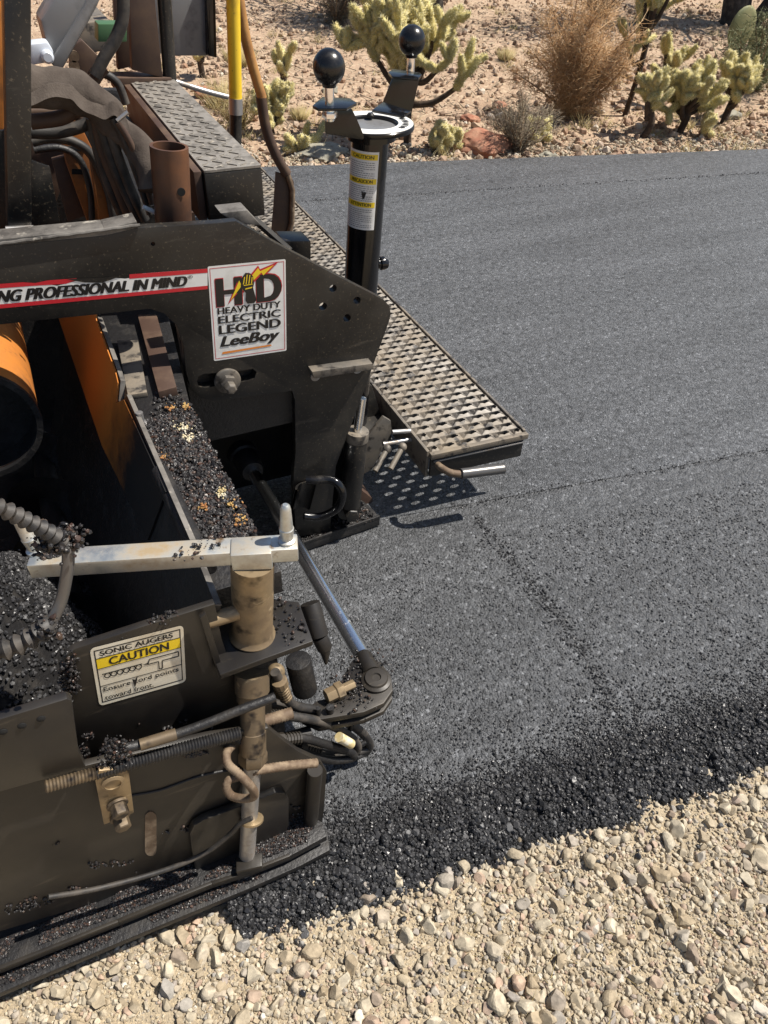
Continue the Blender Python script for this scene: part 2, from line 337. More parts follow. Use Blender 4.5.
# fast cloud of lumps in one mesh
_ico = {}
def ico(sub):
    if sub not in _ico:
        bm = bmesh.new(); bmesh.ops.create_icosphere(bm, subdivisions=sub + 1, radius=1)
        bm.verts.ensure_lookup_table()
        _ico[sub] = (np.array([v.co[:] for v in bm.verts]), np.array([[v.index for v in f.verts] for f in bm.faces])); bm.free()
    return _ico[sub]
def lumps(name, pts, sizes, mat, sub=0, rough=.25, flat=(.6, 1.0), smooth=False, parent=None, origin=(0, 0, 0), facet=0):
    V, Fc = ico(sub); n = len(pts); nv = len(V)
    q = RNG.normal(size=(n, 4)); q /= np.linalg.norm(q, axis=1)[:, None]
    a, b, c, d = q.T
    Rm = np.stack([np.stack([1 - 2 * (c * c + d * d), 2 * (b * c - a * d), 2 * (b * d + a * c)], -1),
                   np.stack([2 * (b * c + a * d), 1 - 2 * (b * b + d * d), 2 * (c * d - a * b)], -1),
                   np.stack([2 * (b * d - a * c), 2 * (c * d + a * b), 1 - 2 * (b * b + c * c)], -1)], 1)
    sc = RNG.uniform(flat[0], flat[1], (n, 3)); sc[:, 2] *= .9; rr = 1 + RNG.uniform(-rough, rough, (n, nv, 1))
    P = V[None] * rr
    if facet:
        for _ in range(facet):
            pn = RNG.normal(size=(n, 3)); pn /= np.linalg.norm(pn, axis=1)[:, None]; dd = RNG.uniform(.42, .85, (n, 1))
            dot = np.einsum('nvi,ni->nv', P, pn); P = P - np.maximum(dot - dd, 0)[:, :, None] * pn[:, None, :]
    P = P * sc[:, None, :]
    P = np.einsum('nij,nvj->nvi', Rm, P) * np.asarray(sizes)[:, None, None] + np.asarray(pts)[:, None, :]
    P = P.reshape(-1, 3) - np.array(root_loc(parent) if parent is not None else origin)
    Fa = (Fc[None] + (np.arange(n) * nv)[:, None, None]).reshape(-1, 3)
    me = fast_mesh(name, P, Fa); me.polygons.foreach_set('use_smooth', np.full(len(Fa), smooth))
    o = link_mesh(name, me, mat, parent)
    if parent is None: o.location = origin
    return o
def fast_mesh(name, P, Fa):
    me = bpy.data.meshes.new(name); k = Fa.shape[1]
    me.vertices.add(len(P)); me.vertices.foreach_set('co', np.ascontiguousarray(P, dtype=np.float32).ravel())
    me.loops.add(Fa.size); me.loops.foreach_set('vertex_index', np.ascontiguousarray(Fa, dtype=np.int32).ravel())
    me.polygons.add(len(Fa)); me.polygons.foreach_set('loop_start', np.arange(len(Fa), dtype=np.int32) * k)
    me.update(calc_edges=True); me.validate(); return me
# lettering
def text2d(s, shear=0, bold=0.0):
    cu = bpy.data.curves.new('t', 'FONT'); cu.body = s; cu.shear = shear; cu.offset = bold; cu.resolution_u = 4; cu.fill_mode = 'FRONT'
    o = bpy.data.objects.new('t', cu); COL.objects.link(o); bpy.context.view_layer.update()
    dg = bpy.context.evaluated_depsgraph_get(); me = bpy.data.meshes.new_from_object(o.evaluated_get(dg))
    V = [(v.co.x, v.co.y) for v in me.vertices]; Fs = [tuple(p.vertices) for p in me.polygons]
    bpy.data.objects.remove(o); bpy.data.meshes.remove(me)
    xs = [p[0] for p in V]; ys = [p[1] for p in V]; x0, x1, y0, y1 = min(xs), max(xs), min(ys), max(ys)
    return [((x - x0) / (x1 - x0), (y - y0) / (y1 - y0)) for x, y in V], Fs
class Decal:
    """f(a, b, lift) -> point; a, b run 0..1 over the sheet"""
    def __init__(s, f):
        s.f = f; s.b = B(); s.asp = (f(0, 1, 0) - f(0, 0, 0)).length / (f(1, 0, 0) - f(0, 0, 0)).length * 1.1
    def poly(s, pts, mi, lift): s.b.face([s.f(a, b, lift) for a, b in pts], mi)
    def rect(s, x0, y0, x1, y1, mi, lift, n=1):
        for i in range(n):
            a = x0 + (x1 - x0) * i / n; c = x0 + (x1 - x0) * (i + 1) / n
            s.poly([(a, y0), (c, y0), (c, y1), (a, y1)], mi, lift)
    def frame(s, x0, y0, x1, y1, t, tb, mi, lift):
        s.rect(x0, y0, x1, y0 + tb, mi, lift); s.rect(x0, y1 - tb, x1, y1, mi, lift)
        s.rect(x0, y0 + tb, x0 + t, y1 - tb, mi, lift); s.rect(x1 - t, y0 + tb, x1, y1 - tb, mi, lift)
    def text(s, t, x0, y0, x1, y1, mi, lift, shear=0, bold=0.0):
        V, Fs = text2d(t, shear, 0)
        k = max(1, int(round(bold * 100))); ws = (y1 - y0) * s.asp * .018          # a stroke grows by k steps
        for i in range(k):
            n = len(s.b.v); dx = (i - (k - 1) / 2) * ws
            sx = x0 + ws * k / 2; ex = x1 - ws * k / 2; dy = ((i % 2) - .5) * (y1 - y0) * .03
            s.b.v += [s.f(sx + (ex - sx) * a + dx, y0 + (y1 - y0) * b + dy, lift + i * .06) for a, b in V]
            for q in Fs: s.b.f.append(tuple(n + i2 for i2 in q)); s.b.m.append(mi)
def round_rect(x0, y0, x1, y1, rx, ry, n=5):
    out = []
    for cx_, cy_, a0 in ((x1 - rx, y1 - ry, 0), (x0 + rx, y1 - ry, 90), (x0 + rx, y0 + ry, 180), (x1 - rx, y0 + ry, 270)):
        for i in range(n + 1):
            a = R_(a0 + 90 * i / n); out.append((cx_ + rx * math.cos(a), cy_ + ry * math.sin(a)))
    return out
def decal_obj(name, d, mats, parent):
    me = bpy.data.meshes.new(name); off = root_loc(parent)
    me.from_pydata([tuple(p - off) for p in d.b.v], [], d.b.f); me.polygons.foreach_set('material_index', d.b.m)
    return link_mesh(name, me, mats, parent)
def quad_map(p00, p10, p01, nrm):
    p00 = Vector(p00); U = Vector(p10) - p00; V = Vector(p01) - p00; nrm = Vector(nrm)
    return lambda a, b, l: p00 + U * a + V * b + nrm * l
# =================================================================== THE SETTING
def noise2(x, y, s, o=0): return mnoise.noise((x * s + o, y * s - o, o * .37))
GZ = -0.045                                     # natural ground beside the mat
EDGE0, EDGE1 = Vector((.134, .575)), Vector((1.234, .446))   # shoulder edge of the fresh mat
SL = (EDGE1.y - EDGE0.y) / (EDGE1.x - EDGE0.x)
def edge_y(x): return EDGE0.y + SL * (x - EDGE0.x)
FS = (4.002 - 4.728) / (4.952 - 1.570)
def far_y(x): return 4.728 + FS * (x - 1.570)
def seam_y(x): return 1.419 + (1.275 - 1.419) / (2.109 - 1.073) * (x - 1.073)
def strip_y(x): return 3.8428 + -0.1674 * (x - 2.8782)
def sheet(name, xs, ys_lo, ys_hi, ny, z, mat, amp=0, sc=8, drop=0):
    P = []; nx = len(xs)
    for x in xs:
        a, b = ys_lo(x), ys_hi(x)
        for j in range(ny + 1):
            y = a + (b - a) * j / ny
            P.append((x, y, z - drop * max(0, 1 - (y - a) / .07) ** 1.5 + (amp * (noise2(x, y, sc) + .5 * noise2(x, y, sc * 3, 5)) if amp else 0)))
    Fa = [[i * (ny + 1) + j, (i + 1) * (ny + 1) + j, (i + 1) * (ny + 1) + j + 1, i * (ny + 1) + j + 1] for i in range(nx - 1) for j in range(ny)]
    me = fast_mesh(name, np.array(P), np.array(Fa)); me.polygons.foreach_set('use_smooth', [True] * len(Fa))
    return tag(link_mesh(name, me, mat), kind='structure')
# one base sheet to the horizon
def desert_z(x, y):
    d = max(0, y - far_y(x))
    return GZ + min(.25, .02 * d) * (1 if d > 0 else 0) + (.05 * noise2(x, y, .8) + .03 * noise2(x, y, 2.5, 3)) * min(1, d / .6)
def lin(a, b, n): return [a + (b - a) * i / n for i in range(n + 1)]
gx = [-120, -60, -30, -16] + lin(-10, 18, 110) + [24, 40, 70, 120]
gy = [-120, -50, -20, -8] + lin(-3, 3.6, 8)[:-1] + lin(3.6, 14, 64) + [18, 26, 45, 80, 140]
P = [(x, y, desert_z(x, y)) for x in gx for y in gy]; ny = len(gy)
Fa = [[i * ny + j, (i + 1) * ny + j, (i + 1) * ny + j + 1, i * ny + j + 1] for i in range(len(gx) - 1) for j in range(ny - 1)]
me = fast_mesh('desert_ground', np.array(P), np.array(Fa)); me.polygons.foreach_set('use_smooth', [True] * len(Fa))
tag(link_mesh('desert_ground', me, 'desert'), kind='structure')
# gravel shoulder: fines under the stones
sheet('gravel_shoulder', lin(-2.5, 3.5, 300), lambda x: -1.4, lambda x: edge_y(x) + .12, 120, GZ + .006, 'dirt', .006, 14)
def gz(x, y): return GZ + .006 + .006 * (noise2(x, y, 14) + .5 * noise2(x, y, 42, 5))
# road surface
xs_near = lin(-.3, 2.6, 290)
sheet('road_fresh_mat', xs_near, lambda x: edge_y(x) + .02, lambda x: seam_y(x) + .004, 110, -.001, 'road_near', .0022, 30, .04)
sheet('road_fresh_mat_beyond', lin(2.6, 20, 30), lambda x: max(edge_y(x) + .02, -6), lambda x: seam_y(x) + .004, 10, -.001, 'road_near')
sheet('road_rolled_mat', lin(-.3, 2.6, 120) + lin(2.8, 20, 30), seam_y, strip_y, 60, .0008, 'road_far', .0015, 12)
sheet('road_joint_strip', lin(-3, 20, 160), strip_y, lambda x: far_y(x) + .012 * noise2(x, 0, 9), 8, -.006, 'road_old', .001, 12)
sheet('road_base', lin(-6, -.3, 20), lambda x: edge_y(x) + .05, lambda x: strip_y(x), 20, -.03, 'dirt', .004, 10)
# ----- loose stones (stuff)
def edge_jag(x): return .022 * noise2(x, 1, 7) + .012 * noise2(x, 3, 22)
def gravel_pts(n, x0=-.75, x1=1.6, y0=-.2):
    X = RNG.uniform(x0, x1, n * 2); Y = RNG.uniform(y0, .62, n * 2)
    k = Y < np.array([edge_y(a) + .01 + edge_jag(a) for a in X]); return X[k][:n], Y[k][:n]
def stones(name, n, s0, s1, sub, rough, zf, mat='gravel', pw=2.0, fc=0):
    X, Y = gravel_pts(n); sz = s0 + (s1 - s0) * RNG.random(len(X)) ** pw
    bare = np.array([noise2(a, b, 5, 2) for a, b in zip(X, Y)])
    keep = (RNG.random(len(X)) < .72 + .7 * bare + .3 * np.clip(.45 - Y, 0, 1) / .5)
    X, Y, sz = X[keep], Y[keep], sz[keep]
    Z = np.array([gz(p, q) for p, q in zip(X, Y)]) + sz * zf
    return tag(lumps(name, np.stack([X, Y, Z], 1), sz, mat, sub, rough, (.6, 1.0), False, facet=fc), kind='stuff')
g1 = stones('gravel_fines_layer', 60000, .0016, .0048, 0, .22, .25)
g2 = stones('gravel_pebbles', 34000, .004, .0105, 1, .04, .2, fc=8)
g3 = stones('gravel_stones', 3800, .010, .026, 2, .03, .18, pw=3.0, fc=9)
for g, l in ((g1, 'fine tan gravel covering the shoulder beside the fresh asphalt'), (g2, 'tan pebbles packed over the gravel shoulder'), (g3, 'larger beige and grey stones strewn over the gravel shoulder')):
    tag(g, l, 'gravel')
# ----- loose asphalt along the edge of the mat (stuff)
def pile_pts(n):
    X = RNG.uniform(.0, 2.3, n); T = RNG.beta(1.3, 2.3, n) * .30 - .07          # distance inwards from the edge
    Y = np.array([edge_y(a) + edge_jag(a) for a in X]) + T
    Z = np.where(T < .05, GZ + (T + .075) / .125 * (-GZ), 0.0) + RNG.uniform(-.004, .006, n)
    return X, Y, Z, T
def heap_top(x, y):
    t = y - edge_y(x) - edge_jag(x)
    base = -.05 + .053 * min(1, max(0, (t + .075) / .12)) ** .6
    if t > .05: base -= .017 * min(1, max(0, t - .05) / .15)
    rgh = .007 * max(0, 1 - abs(t) / .1) * noise2(x, y, 34, 9) + .005 * noise2(x, y, 60, 1) + .004 * noise2(x, y, 130, 7) + .005 * noise2(x, y, 22, 3)
    return base + rgh
nx, ny = 900, 130; xs_ = np.linspace(0, 2.3, nx); P = []
for x in xs_:
    y0 = edge_y(x) + edge_jag(x) - .08
    for j in range(ny): y = y0 + .30 * j / (ny - 1); P.append((x, y, heap_top(x, y)))
i_, j_ = np.meshgrid(np.arange(nx - 1), np.arange(ny - 1), indexing='ij'); q0 = (i_ * ny + j_).ravel()
me = fast_mesh('asphalt_edge', np.array(P), np.stack([q0, q0 + ny, q0 + ny + 1, q0 + 1], 1)); me.polygons.foreach_set('use_smooth', [False] * len(me.polygons))
tag(link_mesh('asphalt_edge', me, 'loose'), 'ragged slumped edge of the fresh black asphalt above the gravel', 'asphalt edge', kind='stuff')
X, Y, Z, T = pile_pts(46000); sz = .0018 + .0052 * RNG.random(len(X)) ** 2.6
kk = RNG.random(len(X)) < np.clip(1.1 - T * 5.0, .02, 1); tt = np.array([noise2(a, b, 9, 4) for a, b in zip(X, Y)]); kk &= (RNG.random(len(X)) < .85 + tt)
big = lumps('loose_asphalt', np.stack([X, Y, np.array([heap_top(p, q) for p, q in zip(X, Y)]) + sz * .15], 1)[kk], sz[kk], 'crumb', 0, .3, (.65, 1), False)
tag(big, 'black loose asphalt crumbs piled along the gravel edge of the mat', 'asphalt crumbs', kind='stuff')
n = 1500; X = RNG.uniform(.0, 2.3, n); T = RNG.normal(-.015, .035, n); Y = np.array([edge_y(p) + edge_jag(p) for p in X]) + T; sz = .004 + .0065 * RNG.random(n) ** 2
clod = lumps('asphalt_clods', np.stack([X, Y, np.array([max(heap_top(p, q), GZ + .006) for p, q in zip(X, Y)]) + sz * .2], 1), sz, 'crumb', 2, .10, (.7, 1), False, facet=3)
tag(clod, 'larger sticky black asphalt clods along the foot of the loose edge', 'asphalt crumbs', kind='stuff')
X = RNG.uniform(.05, 2.2, 70); D = np.abs(RNG.normal(0, .05, 70)) + .06
sz = .003 + .006 * RNG.random(70) ** 2
tag(lumps('scattered_asphalt', np.stack([X, np.array([edge_y(a) for a in X]) - D, np.full(70, GZ + .012)], 1), sz, 'crumb', 1, .12, (.7, 1), facet=5), 'few black asphalt crumbs strayed onto the tan gravel', 'asphalt crumbs', kind='stuff')
n = 16000; X = RNG.uniform(.1, 2.3, n); T = .05 + RNG.exponential(.065, n); Y = np.array([edge_y(p) for p in X]) + T; sz = RNG.uniform(.0016, .0042, n)
k = (np.array([noise2(p, q, 7, 12) for p, q in zip(X, Y)]) + RNG.random(n) * .9 > .3) & (T < .5)
tag(lumps('torn_mat_crumbs', np.stack([X, Y, np.full(n, .0004)], 1)[k], sz[k], 'crumb', 0, .3, (.6, 1)), 'fine black crumbs thinning out over the mat above the loose edge', 'asphalt crumbs', kind='stuff')
# aggregate standing proud of the fresh mat
n = 9000; X = RNG.uniform(.3, 2.4, n); Y = np.array([edge_y(a) for a in X]) + .05 + RNG.random(n) ** .8 * .75
k = Y < np.array([seam_y(a) for a in X]); sz = RNG.uniform(.002, .0048, n)
tag(lumps('mat_aggregate', np.stack([X, Y, np.full(n, -.0005)], 1)[k], sz[k], 'agg', 0, .2, (.6, 1)), 'small stones standing proud of the fresh asphalt mat', 'aggregate', kind='stuff')
# seam crumbs and scuffed trail across the mat
pts = []; szs = []
for i in range(420):
    x = random.uniform(.95, 2.5); pts.append((x, seam_y(x) + random.gauss(-.002, .010) + .01 * noise2(x, 0, 6), .002)); szs.append(random.uniform(.0012, .0036))
for i in range(900):
    x = random.uniform(1, 6); pts.append((x, strip_y(x) + random.gauss(.004, .012), .001)); szs.append(random.uniform(.002, .005))
tr = [PZ(478, 520, 0), PZ(525, 575, 0), PZ(575, 640, 0), PZ(620, 720, 0)]
for i in range(520):
    s_ = random.random() * 3; a = tr[min(2, int(s_))].lerp(tr[min(2, int(s_)) + 1], s_ % 1)
    pts.append((a.x + random.gauss(0, .015), a.y + random.gauss(0, .013), .0005)); szs.append(random.uniform(.002, .0048))
tag(lumps('seam_crumbs', np.array(pts), np.array(szs), 'crumb', 0, .25, (.6, 1)), 'dark crumbs along the joint and scuffed trail in the asphalt', 'asphalt crumbs', kind='stuff')
# desert stones (stuff)
n = 34000; X = RNG.uniform(-1, 14, n); D = RNG.random(n) ** 1.7 * 9 + .02
Y = np.array([far_y(a) for a in X]) + D; sz = .007 + .04 * RNG.random(n) ** 5
Z = np.array([desert_z(a, b) for a, b in zip(X, Y)]) + sz * .3
tag(lumps('desert_gravel', np.stack([X, Y, Z], 1), sz, 'dgravel', 0, .2, (.55, 1)), 'reddish tan gravel scattered over the desert floor beyond the road', 'gravel', kind='stuff')
n = 6000; X = RNG.uniform(.5, 9, n); D = RNG.random(n) ** 1.3 * .5 - .02
sz = .006 + .02 * RNG.random(n) ** 3; Y = np.array([far_y(a) for a in X]) + D
tag(lumps('verge_gravel', np.stack([X, Y, GZ + .01 + sz * .3], 1), sz, 'gravel', 0, .2, (.55, 1)), 'pale gravel verge along the far edge of the road', 'gravel', kind='stuff')
# =================================================================== THE PAVER
PV = thing('asphalt_paver', (.25, 1.3, 0), 'black asphalt paver with orange parts, dusty end gate and perforated walkway, laying a fresh mat', 'paver')
NY = (0, -1, 0)
def tubepx(name, px, y, rpx, mats, parent, seg=12, sub=6, rib=None, b=None, smooth=True, ret=False):
    """a tube along surveyed points; y is one distance or one per point"""
    ys = y if isinstance(y, (list, tuple)) else [y] * len(px)
    P = [PY(u, v, q) for (u, v), q in zip(px, ys)]
    r = rad(P[len(P) // 2], rpx)
    path = smooth_path(P, sub) if smooth and len(P) > 2 else P
    if rib: path, r = ribbed(path, rib[0], r, rib[1])
    bb = b if b is not None else B(); bb.tube(path, r, seg)
    return bb if ret else obj(name, bb, mats, parent, angle=60)
# ---- near end gate ------------------------------------------------
yG = .67
low = [(-110, 810), (0, 790), (85, 766), (150, 750), (209, 737), (268, 728), (284, 741), (299, 752), (321, 762), (327, 772), (324, 812), (319, 845), (230, 862), (-110, 965)]
GATE = plate('end_gate', low, yG, .012, 'gate', PV, .002)
tag(GATE, 'dusty brown end gate plate')
plate('label_panel', [(60, 670), (66, 656), (75, 649), (145, 626), (215, 604), (222, 640), (240, 690), (272, 702), (272, 745), (85, 785), (70, 745)], .73, .012, 'gate', GATE, .002)
plate('wing_panel', [(-110, 752), (0, 719.5), (67, 699), (72, 701), (79, 752), (86, 768), (0, 792), (-110, 822)], .652, .014, 'gate', GATE, .0025)
b = B()
for u, v in ((3, 731), (22, 725), (41, 718)): b.lathe(PY(u, v, .653), NY, [(.0055, 0), (.0055, .002), (.003, .0035)], 14)
obj('rivet', b, 'hole', GATE)
b = B().prism([PY(u, v, .655) for u, v in round_rect(189, 800, 289, 874, 10, 12)], (0, .012, 0))
# the wear plate follows the slope of the gate
b = B().prism([PY(u, v, .653) for u, v in [(191, 846), (190, 834), (194, 826), (204, 820), (243, 806), (276, 793), (285, 793), (289, 800), (289, 826), (280, 842), (240, 858), (196, 872)]], (0, .014, 0))
obj('wear_plate', b, 'gate', GATE, .003)
# rusty slot
b = B().prism([PY(u, v, .668) for u, v in round_rect(145, 812, 156.5, 856, 5.5, 6)], (0, .004, 0)); obj('rusted_slot', b, 'rust', GATE)
# weld line across the gate
tubepx('weld_seam', [(128, 796), (160, 790), (200, 776), (240, 768)], .669, 1.6, 'tar', GATE, 8)
# ski: two stacked runners
b = B()
f1 = [(-110, 1006), (0, 969), (118, 922), (212, 884), (250, 872), (290, 856), (327, 836)]
top = [PZ(u, v, .062) for u, v in f1]
b.prism(top + [Vector((.212, .645, .062)), Vector((.17, .695, .062)), Vector((top[0].x, .70, .062))], (0, 0, -.02))
SKI = obj('ski', b, 'tar', GATE, .003); tag(SKI, 'tar covered steel ski under the end gate')
b = B()
f2 = [(-110, 1034), (0, 993), (120, 942), (248, 889), (300, 866), (330, 850)]
top = [PZ(u, v, .024) for u, v in f2]
b.prism(top + [Vector((.222, .645, .024)), Vector((.17, .70, .024)), Vector((top[0].x, .70, .024))], (0, 0, -.018))
obj('lower_runner', b, 'tar', GATE, .003)
b = B()
fr = [PZ(u, v, .0635) for u, v in f1[:-1]]
for i in range(len(fr) - 1):
    p, q = fr[i], fr[i + 1]; d = Vector((0, .006, 0)); b.prism([p, q, q + d, p + d], (0, 0, -.012))
obj('runner_edge', b, 'gate', GATE, .001)
# post and rusty threaded bar at the right end
tubepx('end_post', [(315, 770), (310, 830)], .655, 7, 'gate', GATE, 14, smooth=False)
tubepx('rusty_bar', [(252, 771), (285, 766), (316, 763)], .645, 4.6, 'rust', GATE, 12, rib=(.006, .0006))
# adjusting rod, sleeve and nut
rodp = [(252, 672), (253, 702), (253, 757)]
ys = [.722, .70, .655]
P = [PY(u, v, q) for (u, v), q in zip(rodp, ys)]
b = B(); ax = (P[2] - P[0]).normalized(); L = (P[2] - P[0]).length
r0 = rad(P[1], 1)
b.lathe(P[0], ax, [(17 * r0, 0), (17 * r0, L * .22), (15.5 * r0, L * .24), (15.5 * r0, L * .32), (12.6 * r0, L * .34), (12.6 * r0, L * .68), (13.4 * r0, L * .685), (13.4 * r0, L * .94), (12.2 * r0, L * .95)], 28)
ROD = obj('lift_rod', b, 'brassdark', GATE, angle=30); tag(ROD, 'dull brass lift rod with threaded end')
b = B(); b.lathe(P[0] + ax * L * .93, ax, [(13.5 * r0, 0), (14.6 * r0, .004), (14.6 * r0, .02), (13 * r0, .024)], 6); obj('nut', b, 'brassdark', ROD)
q = PY(246, 872, .63); path = [P[2], P[2].lerp(q, .5), q]
bb = B(); pp, rr = ribbed(path, .005, rad(q, 7.6), .0003); bb.tube(pp, rr, 18); obj('shaft', bb, 'steel', ROD, angle=60)
c = PY(251.5, 820, .638); b = B().lathe(c - ax * .006, ax, [(rad(c, 8.5), 0), (rad(c, 12), .003), (rad(c, 12), .007), (rad(c, 8.5), .012)], 20); obj('collar', b, 'brass', ROD)
b = B().prism([PZ(u, v, .082) for u, v in ((236, 872), (236, 858), (262, 852), (262, 866))], (0, 0, -.02)); obj('rod_foot', b, 'gate', GATE, .003)
# coil of rusty spring wire round the rod
cp = [(250, 744), (236, 744), (227, 752), (228, 764), (240, 775), (252, 788), (254, 796), (244, 798.5), (232, 796), (226.5, 788), (229, 780), (238, 777)]
cy_ = [.69, .68, .66, .64, .618, .605, .61, .62, .635, .645, .652, .655]
tubepx('spring_coil', cp, cy_, 4.3, 'rust', GATE, 12, rib=(.0045, .0004))
# horizontal threaded spindle with cable above
tubepx('spindle_end', [(45, 787), (70, 780), (96, 773)], .64, 6.2, 'brassdark', GATE, 14, rib=(.0045, .0008), smooth=False)
tubepx('spindle', [(92, 774), (170, 752), (240, 733)], .645, 6.4, 'tar', GATE, 14, rib=(.0045, .0008), smooth=False)
tubepx('spindle_tail', [(262, 722), (292, 713)], .70, 6, 'rust', GATE, 14, rib=(.005, .0006), smooth=False)
tubepx('control_cable', [(112, 750), (130, 747), (165, 738), (205, 724), (245, 708), (275, 697)], .655, 5, 'tar', GATE, 14)
tubepx('cable_ferrule', [(140, 745), (176, 734)], .652, 6, 'brassdark', GATE, 14, smooth=False)
# hanging tab with its bolts
TAB = plate('tab_bracket', [(95, 780), (99, 771), (125, 768), (129, 773), (134, 813), (104, 825)], .638, .008, 'brass', GATE, .0015)
c = PY(112.5, 782, .638); b = B().lathe(c, NY, [(rad(c, 11), 0), (rad(c, 11), .003), (rad(c, 8), .005), (rad(c, 8), .003)], 22); obj('bolt', b, 'brass', TAB)
for (u, v), s in (((117, 803), 8.5), ((119.5, 816), 8)):
    c = PY(u, v, .638); obj('bolt', B().hexbolt(c, (0.1, -1, -.15), rad(c, s), .018, rad(c, s * 1.25)), 'brassdark', TAB, .0008)
# thin hanging wire
tubepx('tie_wire', [(48, 897), (100, 888), (165, 870), (205, 853), (228, 836), (240, 824), (252, 818)], [.64, .64, .635, .63, .625, .62, .615], 2.6, 'hose', GATE, 10)
# bracket shelf, gusset, clamp cylinder, bar and pins
zS = .565
shelf = [PZ(u, v, zS) for u, v in ((203, 632), (220, 675), (255, 662), (313, 641), (299, 602), (270, 598), (214, 622))]
obj('bracket_shelf', B().prism(shelf, (0, 0, -.012)), 'gate', GATE, .002)
obj('gusset', B().prism([PY(u, v, .715) for u, v in ((200, 618), (206, 614), (224, 672), (219, 678))] , (0, .008, 0)), 'gate', GATE, .001)
tubepx('side_stub', [(208, 621), (238, 612)], .74, 8, 'brass', GATE, 14, smooth=False)
base = PZ(252.5, 634, zS); topc = PY(252.5, 562, base.y + .0)
ax2 = (topc - base).normalized(); L2 = (topc - base).length; r = rad(base, 20)
b = B().lathe(base, ax2, [(r * 1.16, 0), (r * 1.16, .002), (r * 1.02, .008), (r, .012), (r, L2)], 36)
CLP = obj('clamp_cylinder', b, 'brass', GATE, angle=30); tag(CLP, 'dull gold clamp cylinder carrying the zinc bar')
zB = topc.z + .03
def barbox(name, front, d, h, mats, parent, z=zB, bev=.003):
    p, q = PZ(*front[0], z), PZ(*front[1], z); dr = (q - p).normalized(); nn = Vector((-dr.y, dr.x, 0))
    return obj(name, B().prism([p, q, q + nn * d, p + nn * d], (0, 0, -h)), mats, parent, bev)
BAR = barbox('zinc_bar', ((26, 566), (298, 549)), .033, .026, 'zinc', GATE); tag(BAR, 'zinc plated square bar across the gate')
barbox('bar_sleeve', ((230, 556), (271.5, 553.5)), .038, .033, 'zinc', BAR, zB + .003)
for (u, v), lean, hp in (((287, 541), (0.02, -.01, 1), 35), ((36, 551), (-.10, 0.02, 1), 38)):
    c = PZ(u, v, zB); k = rad(c, 1); Hh = hp * k / .72
    obj('tapered_pin', B().lathe(c, lean, [(9 * k, -.004), (9 * k, .004), (6.2 * k, .006), (7.2 * k, Hh * .3), (7.4 * k, Hh * .36), (6.6 * k, Hh * .38), (5.4 * k, Hh * .86), (4.4 * k, Hh * .96), (2.5 * k, Hh)], 20), 'zinc', BAR)
# caution sheet on the label panel
o0, o1, o2 = PY(99.5, 706, .7295), PY(186, 681.5, .7295), PY(89.5, 648.5, .7295)
d = Decal(quad_map(o0, o1, o2, (0, -.0006, 0)))
d.poly(round_rect(0, 0, 1, 1, .05, .07), 0, .6)
d.frame(.035, .05, .965, .95, .012, .016, 1, 1.0)
d.rect(.047, .64, .953, .81, 2, 1.0); d.rect(.047, .635, .953, .645, 1, 1.4); d.rect(.047, .805, .953, .815, 1, 1.4); d.rect(.047, .335, .953, .347, 1, 1.4)
d.text('SONIC AUGERS', .09, .845, .88, .92, 1, 1.6, 0, .06)
d.text('CAUTION', .17, .665, .83, .785, 1, 1.6, 0, .05)
d.text('Ensure cord points', .07, .215, .92, .31, 1, 1.6, 0, .02)
d.text('toward front.', .07, .085, .62, .165, 1, 1.6, 0, .02)
for i in range(6):                                            # auger drawing
    x = .10 + i * .068
    V = round_rect(x, .455, x + .075, .545, .037, .045); Wd = round_rect(x + .012, .47, x + .063, .53, .026, .03)
    for k in range(len(V)): d.poly([V[k], V[(k + 1) % len(V)], Wd[(k + 1) % len(V)], Wd[k]], 1, 1.6)
d.rect(.08, .53, .52, .545, 1, 1.6); d.poly([(.52, .515), (.58, .5), (.58, .53)], 1, 1.6)
tshape = [(.58, .5), (.70, .5), (.70, .37), (.74, .37), (.74, .5), (.93, .5), (.93, .58), (.60, .58)]
for k in range(len(tshape)):
    (xa, ya), (xb, yb) = tshape[k], tshape[(k + 1) % len(tshape)]
    ddx, ddy = xb - xa, yb - ya; ln = math.hypot(ddx, ddy); nx_, ny_ = -ddy / ln * .006, ddx / ln * .008
    d.poly([(xa - nx_, ya - ny_), (xb - nx_, yb - ny_), (xb + nx_, yb + ny_), (xa + nx_, ya + ny_)], 1, 1.6)
d.poly([(.39, .32), (.41, .17), (.43, .22), (.455, .36), (.425, .3)], 1, 1.9)
d.poly([(.62, .95), (.7, 1.0), (.66, .97)], 1, 1.9)
tag(decal_obj('caution_label', d, ['cream', 'ink', 'dyel'], GATE), 'cream and yellow caution label about sonic augers')
# ---- extension cylinder, clevis, hoses beside the gate ---------------
A0, A1 = PY(243, 455, 1.62), PY(360, 652, .86)
axr = (A1 - A0).normalized()
CH = obj('extension_rod', B().tube([A0 - axr * .02, A0.lerp(A1, .30)], rad(A1, 8), 20).tube([A0.lerp(A1, .28), A1 + axr * .022], rad(A1, 8.4), 24), 'chrome', PV, angle=50)
tag(CH, 'chromed hydraulic rod pushing the gate out')
obj('gland', B().lathe(A0.lerp(A1, -.02), axr, [(rad(A0, 15), 0), (rad(A0, 15), .03), (rad(A0, 13), .035), (rad(A0, 12), .09), (rad(A0, 10.5), .10)], 24), 'tar', CH)
zc = A1.z + .012
cl = [PZ(u, v, zc) for u, v in ((343, 676), (352, 660), (366, 655), (381, 662), (391, 676), (393, 690), (384, 703), (364, 712), (341, 716), (318, 720), (300, 712), (318, 700), (340, 696))]
CLV = obj('clevis', B().prism(cl, (0, 0, -.016)), 'gate', PV, .003)
